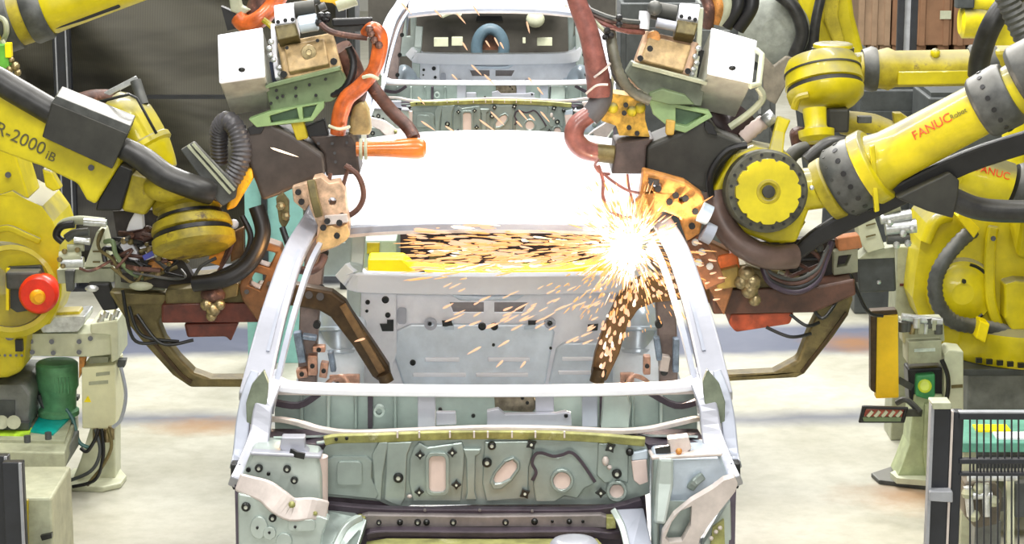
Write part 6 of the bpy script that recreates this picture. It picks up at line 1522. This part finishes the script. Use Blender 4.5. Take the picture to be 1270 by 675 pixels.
tryy = thing('parts_tray', 'small dark tray of red and white pieces in front of the olive pedestal', 'tray', P(1096, 520, 9.75))
MB().prism([P(u, v, 9.72) for u, v in [(1065, 525), (1122, 525), (1127, 506), (1070, 504)]], (0, .02, 0), [[P(u, v, 9.72) for u, v in [(1070, 522), (1118, 522), (1122, 509), (1074, 508)]]]).build('rim', BLK, tryy, bevel=.004)
MB().plate([(1070, 508), (1122, 509), (1119, 518), (1072, 517)], 9.735, .02).build('striped_base', mat('red_cloth', (.45, .10, .06), .6, var=.3), tryy)
for k in range(5):
    MB().sweep([P(1076 + k * 9, 517, 9.73), P(1082 + k * 9, 510, 9.73)], .014, .01, (0, -1, 0)).build('white_strip', CRM, tryy)
MB().plate([(1070, 518), (1118, 518), (1117, 523), (1071, 523)], 9.72, .02).build('green_edge', GRN, tryy)
MB().sweep([P(1120, 512, 9.78), P(1140, 512, 9.9)], .03, .03).build('bracket', GRM, tryy)
# ---- mesh fence lower right, close
nf = thing('safety_fence', 'black wire mesh fence panel with two posts in the bottom right corner', 'fence', (P(1200, 600, 7.0).x, 7.0, 0))
Yf = 7.0
def vbar(u0, u1, v, m, Y, name='post', bev=.004):
    a = P(u0, v, Y); b = P(u1, v, Y)
    return MB().box(((a.x + b.x) / 2, Y + .02, a.z / 2), (b.x - a.x, .04, a.z)).build(name, m, nf, bevel=bev)
po = vbar(1157, 1180, 503, FEN, Yf)
vbar(1155, 1159, 503, FENL, Yf - .02, 'post_edge', 0)
vbar(1183, 1196, 511, FEN, Yf + .01)
vbar(1180, 1183, 511, SH_P, Yf + .0, 'post_edge', 0)
MB().plate([(1156, 500), (1180, 500), (1181, 508), (1157, 508)], Yf - .03, .07).build('post_cap', CRD, nf, bevel=.003)
MB().plate([(1153, 610), (1182, 610), (1182, 624), (1153, 622)], Yf - .04, .05).build('clamp', FENL, nf, bevel=.004)
def hbar(v0, v1, m, name='rail', u0=1190, u1=1330, Y=Yf):
    return MB().plate([(u0, v0), (u1, v0), (u1, v1), (u0, v1)], Y, .025).build(name, m, nf, bevel=.002)
hbar(513, 521, FEN, 'top_rail'); hbar(511, 513.5, FENL, 'rail_edge')
hbar(570, 576, FEN, 'middle_rail'); hbar(587, 591, FEN, 'middle_rail')
for k in range(15):
    u = 1203 + k * 8.6
    MB().sweep([P(u, 516, Yf + .012), P(u, 700, Yf + .012)], .005, .005, (0, -1, 0)).build('wire', FEN, nf)
    if k < 14:
        MB().sweep([P(u + 4.3, 572, Yf + .012), P(u + 4.3, 590, Yf + .012)], .006, .005, (0, -1, 0)).build('short_wire', FEN, nf)
b2 = thing('equipment_bench', 'green topped bench with papers behind the bottom right mesh fence', 'bench', (P(1240, 560, 9.2).x, 9.3, 0))
zt = P(1230, 560, 9.0).z
MB().box((P(1245, 560, 9.2).x + .1, 9.3, zt), (.62, .50, .04)).build('top', mat('teal_green_bench', (.10, .32, .24), .45, var=.2), b2, bevel=.004)
for (dx, dy) in ((-.26, -.2), (.3, -.2), (-.26, .2), (.3, .2)): MB().box((P(1245, 560, 9.2).x + .1 + dx, 9.3 + dy, zt / 2), (.05, .05, zt)).build('leg', CRD, b2)
MB().box((P(1245, 560, 9.2).x + .1, 9.25, zt * .4), (.5, .3, .06)).build('shelf', GRM, b2)
for (u, lb, m_) in ((1232, 'yellow and white paper sheet on the bench behind the bottom right fence', YELF), (1250, 'plain white paper sheet on the bench behind the bottom right fence', WHT)):
    p = P(u, 552 if u == 1232 else 562, 9.2)
    o = MB().box((p.x, 9.25 if u == 1232 else 9.14, zt + .024), (.14, .09, .008)).build('paper_sheet', m_); tag(o, lb, 'paper')
mc = thing('motor_unit', 'dark brown machine unit with pale pipes below the bench behind the bottom right fence', 'machine', (P(1225, 620, 8.6).x, 8.6, 0))
MB().plate([(1196, 600), (1216, 596), (1236, 600), (1244, 612), (1240, 650), (1210, 656), (1196, 640)], 8.5, .14).build('body', mat('machine_brown', (.13, .11, .08), .5, var=.3), mc, bevel=.01)
for (u0, v0, u1, v1) in ((1200, 604, 1204, 640), (1222, 600, 1224, 640), (1206, 615, 1230, 614), (1200, 592, 1262, 592)):
    MB().cyl(P(u0, v0, 8.46), P(u1, v1, 8.46), .016, n=10).build('pipe', STL, mc)
for (u, v) in ((1200, 612), (1214, 606), (1232, 622), (1208, 640)): MB().ball(P(u, v, 8.46), .024, 8).build('fitting', CRD, mc)
MB().plate([(1249, 596), (1258, 596), (1258, 700), (1249, 700)], 8.5, .05).build('cream_post', CRM, mc)
MB().plate([(1259, 600), (1290, 600), (1290, 642), (1259, 642)], 8.5, .05).build('dark_box', DKM, mc)
MB().box((P(1225, 620, 8.6).x, 8.62, P(1225, 655, 8.5).z / 2), (.1, .1, P(1225, 655, 8.5).z)).build('stand', DKM2, mc)
# ---- things seen through the second shell's rear opening
ar = thing('grey_blue_arch', 'grey blue arch-shaped machine part seen through the opening of the second shell', 'machine part', (P(608, 40, 19.8).x, 19.8, 0))
AB = mat('arch_blue_grey', (.10, .16, .20), .45, var=.1)
pts = [P(608 + 17 * math.cos(a), 60 - 24 * math.sin(a), 19.8) for a in [math.radians(x) for x in range(-20, 201, 10)]]
MB().tube(pts, .05, n=12, smooth=False).build('arch_tube', AB, ar)
MB().plate([(590, 62), (626, 62), (622, 44), (614, 34), (603, 34), (594, 44)], 19.84, .1).build('arch_core', mat('arch_core_rust', (.14, .05, .02), .5, var=.4, scale=20), ar)
MB().box((P(608, 60, 19.8).x, 19.85, .25), (.3, .2, .5)).build('stand', DKM, ar)
mw = thing('machine_wall', 'dark brown machine housing behind the opening of the second shell', 'machine', (0.1, 20.6, 0))
a = P(520, -30, 20.4); b = P(700, -30, 20.4)
MB().box(((a.x + b.x) / 2, 20.8, a.z / 2), (b.x - a.x + .9, .6, a.z)).build('housing', mat('housing_dark', (.055, .050, .040), .55, var=.3, scale=3), mw)
MB().plate([(592, 20), (622, 20), (624, 26), (590, 26)], 20.45, .05).build('vent', PLG, mw)
for (u0, u1, v0, v1, nm) in ((538, 556, 47, 58, 'white_panel'), (560, 574, 46, 57, 'white_panel'), (666, 685, 47, 57, 'white_panel'), (648, 652, 47, 54, 'white_panel')):
    MB().plate([(u0, v0), (u1, v0), (u1, v1), (u0, v1)], 20.3, .06).build(nm, CRM, mw, bevel=.006)
MB().ball(P(664, 24, 20.2), .09, 16, (.9, .8, .8)).build('lamp_dome', CRM, mw)
MB().tube([P(548, 20, 20.3), P(562, 15, 20.3), P(572, 19, 20.3)], .02, n=8).build('pale_pipe', CRM, mw)
MB().plate([(525, 8), (690, 8), (690, 14), (525, 14)], 20.3, .1).build('green_beam', SH_G, mw)
# ================================================================= arc and sparks
AR = P(783, 303, 8.70)
arc = MB()
random.seed(5)
arc.ball(AR, .040, 16)
o = arc.build('welding_arc', ARC); tag(o, 'blinding white welding arc burning at the top of the right front pillar', 'welding arc')
lt = bpy.data.lights.new('arc_light', 'POINT'); lt.energy = 190; lt.color = (1, .80, .60); lt.shadow_soft_size = .05
lo = bpy.data.objects.new('arc_light', lt); COL.objects.link(lo); lo.location = AR + V((-.02, -.08, .0))
lt2 = bpy.data.lights.new('left_warm_fill', 'POINT'); lt2.energy = 4; lt2.color = (1, .50, .16); lt2.shadow_soft_size = .04  # added warm fill for the left wrist; no source stands there
lo2 = bpy.data.objects.new('left_warm_fill', lt2); COL.objects.link(lo2); lo2.location = P(352, 322, 8.85)


def streak(mb, p, d, L, r):
    """a drawn-out droplet of burning metal, blunt head and thin tail"""
    d = d.normalized(); q = d.orthogonal().normalized(); w_ = d.cross(q); n = 5
    vs = [p]; prof = ((.12, .8), (.35, 1), (.8, .6))
    for t, k in prof:
        for i in range(n):
            a = 2 * math.pi * i / n; vs.append(p + d * L * t + (q * math.cos(a) + w_ * math.sin(a)) * r * k)
    vs.append(p + d * L)
    fs = []
    for i in range(n):
        j = (i + 1) % n
        fs.append((0, 1 + j, 1 + i))
        for k in range(2): fs.append((1 + k * n + i, 1 + k * n + j, 1 + (k + 1) * n + j, 1 + (k + 1) * n + i))
        fs.append((1 + 2 * n + i, 1 + 2 * n + j, 1 + 3 * n))
    mb.add(vs, fs, True)


def spark(u, v, Y, du, dv, r, m, lab, grp, dy=0.):
    """single spark from (u,v) going du,dv"""
    a = P(u, v, Y); b = P(u + du, v + dv, Y + dy)
    mb = MB(); streak(mb, a, b - a, (b - a).length, r)
    o = mb.build('flying_spark', m); tag(o, lab, 'spark', grp)


R = random.uniform
S1 = ('glowing spark shooting level to the left under the roof edge', 'sparks shooting left under the roof edge')
S2 = ('glowing spark scattered over the curved brown arm right of the rear panel', 'sparks over the curved arm at right')
S3 = ('pale spark drifting in front of the rear panel of the nearest shell', 'sparks in front of the rear panel')
S4 = ('thin slanting spark falling in front of the second shell', 'sparks falling in front of the second shell')
S5 = ('short pinkish spark flying by the head right of the arc', 'sparks right of the arc')
n1 = 0
while n1 < 112:
    u = R(500, 740); v = R(276, 336)
    k = (783 - u) / 283
    if abs(v - (303 + 2)) > 6 + 34 * (.25 + .9 * k): continue
    ang = math.atan2(303 - v, 783 - u) * .35 + R(-.04, .16)
    L = R(16, 42) if u < 640 else R(10, 30)
    spark(u, v, R(8.70, 9.15), L, L * math.sin(ang) * .9 + R(0, 1.5), R(.0045, .0080), SPW if R(0, 1) < .3 else SPK, *S1, dy=R(-.05, .05)); n1 += 1
n = 0
while n < 82:
    u = R(742, 850); v = R(338, 472)
    c_ = 808 if v < 370 else 790 - (v - 370) * .42
    if v >= 370 and abs(u - c_ + 12) > 18: continue
    if v < 370 and u < 800 - (v - 338) * .9 - 8: continue
    a = math.atan2(v - 303, u - 783) + R(-.25, .25); L = R(4, 12)
    spark(u, v, R(8.95, 9.15), -L * math.cos(a), -L * math.sin(a), R(.005, .0085), SPW if R(0, 1) < .2 else SPK, *S2); n += 1
for k in range(58):
    t = R(0, 1) ** 1.8; u = 740 - 190 * t ** .8 + R(-15, 15); v = 352 + 80 * R(0, 1) * (1 - .3 * t)
    L = R(7, 20); spark(u, v, R(9.2, 9.9), L, -L * R(.35, .6), R(.003, .0055), SPK, *S3)
for (u, v, du, dv) in ((597, 430, -18, 10), (632, 422, -15, 9), (624, 447, -9, 9), (652, 448, -7, 9), (453, 420, -14, 4)):
    spark(u, v, 8.9, du, dv, .005, SPK, *S3)
for (u, v, du, dv) in ((497, 3, 14, 15), (538, 11, 10, 11), (566, 16, 12, 14), (586, 6, 9, 14), (653, 26, 4, 16), (573, 52, 7, 11), (613, 46, 6, 12), (602, 50, 6, 9), (620, 52, 5, 9), (584, 80, 14, 14), (600, 92, 14, 14), (666, 108, 8, 10), (518, 120, 9, 10), (522, 150, 18, 12), (552, 156, 14, 9), (594, 148, 22, 16), (608, 138, 18, 18), (643, 136, 12, 14), (656, 142, 8, 8), (670, 138, 12, 14), (700, 6, 6, 4), (655, 96, 6, 8), (640, 150, 8, 8), (560, 92, 8, 8)):
    spark(u, v, 8.9, du, dv, .0038, SPK, *S4)
spark(335, 183, 8.85, 36, 12, .005, SPW, 'single bright spark crossing the left grey shroud', 'stray sparks')
for (u, v) in ((860, 300), (868, 316), (878, 322), (866, 330), (880, 340), (858, 345), (874, 352), (884, 372), (862, 312), (886, 360), (852, 322), (890, 345)):
    L = R(6, 12); spark(u, v, 8.72, L, R(-3, 3), .0045, SPK, *S5)
# the dense uncountable burst round the arc
mb = MB()
for k in range(1100):
    th = R(0, 2 * math.pi); ph = R(-1, 1)
    d = V((math.cos(th), R(-.9, .25), math.sin(th)))
    if d.x > .3 and R(0, 1) < .5: d.x = -d.x
    d.normalize()
    s = abs(random.gauss(0, .085)) + .015
    streak(mb, AR + d * s, d, R(.015, .07), R(.0016, .0042))
for k in range(330):
    s = R(.05, .85) ** 1.1
    d = V((-1, R(-.45, .30), R(-.20, .10) * (1.0 if s < .5 else .55) - .01)).normalized()
    streak(mb, AR + d * s + V((0, 0, R(-.02, .02))), d, R(.025, .10), R(.0018, .0042))
for k in range(260):
    d = V((R(-.75, .75), R(-.2, .5), R(-1, -.3))).normalized()
    streak(mb, AR + d * R(.05, .34), d, R(.01, .04), R(.0014, .0034))
o = mb.build('spark_burst', emis('burst_spark', (1.0, .46, .14), 1.9)); tag(o, 'dense burst of tiny white and orange sparks around the arc, streaming left', 'sparks', kind='stuff')
# ================================================================= light
w = bpy.data.worlds.new('world'); bpy.context.scene.world = w; w.use_nodes = True
bg = w.node_tree.nodes['Background']; bg.inputs[0].default_value = (.93, .98, 1.0, 1); bg.inputs[1].default_value = .13
def area(name, loc, sx, sy, e, col=(1, .98, .95), tgt=None):
    d = bpy.data.lights.new(name, 'AREA'); d.shape = 'RECTANGLE'; d.size = sx; d.size_y = sy; d.energy = e; d.color = col
    o = bpy.data.objects.new(name, d); COL.objects.link(o); o.location = loc
    if tgt is not None: o.rotation_euler = (Vector(tgt) - Vector(loc)).to_track_quat('-Z', 'Y').to_euler()
    return o
for i, y in enumerate((5.0, 9.8, 15.5, 22)):
    for s in (-1, 1):
        area('hall_and_fill_light', (s * (2.0 if i != 2 else 1.0), y, 6.5), .5, 3.6, 400 if i != 2 else 900, tgt=(s * (1.6 if i != 2 else .6), y + .4, 0))
area('hall_and_fill_light', (0, -3.8, 4.6), 6.0, 1.4, 780, tgt=(0, 10.5, .6))  # added low fill behind the camera, aimed under the roof at the rear panel
sc = bpy.context.scene
sc.view_settings.view_transform = 'Standard'; sc.view_settings.look = 'None'
sc.view_settings.exposure = -0.46; sc.view_settings.gamma = 1
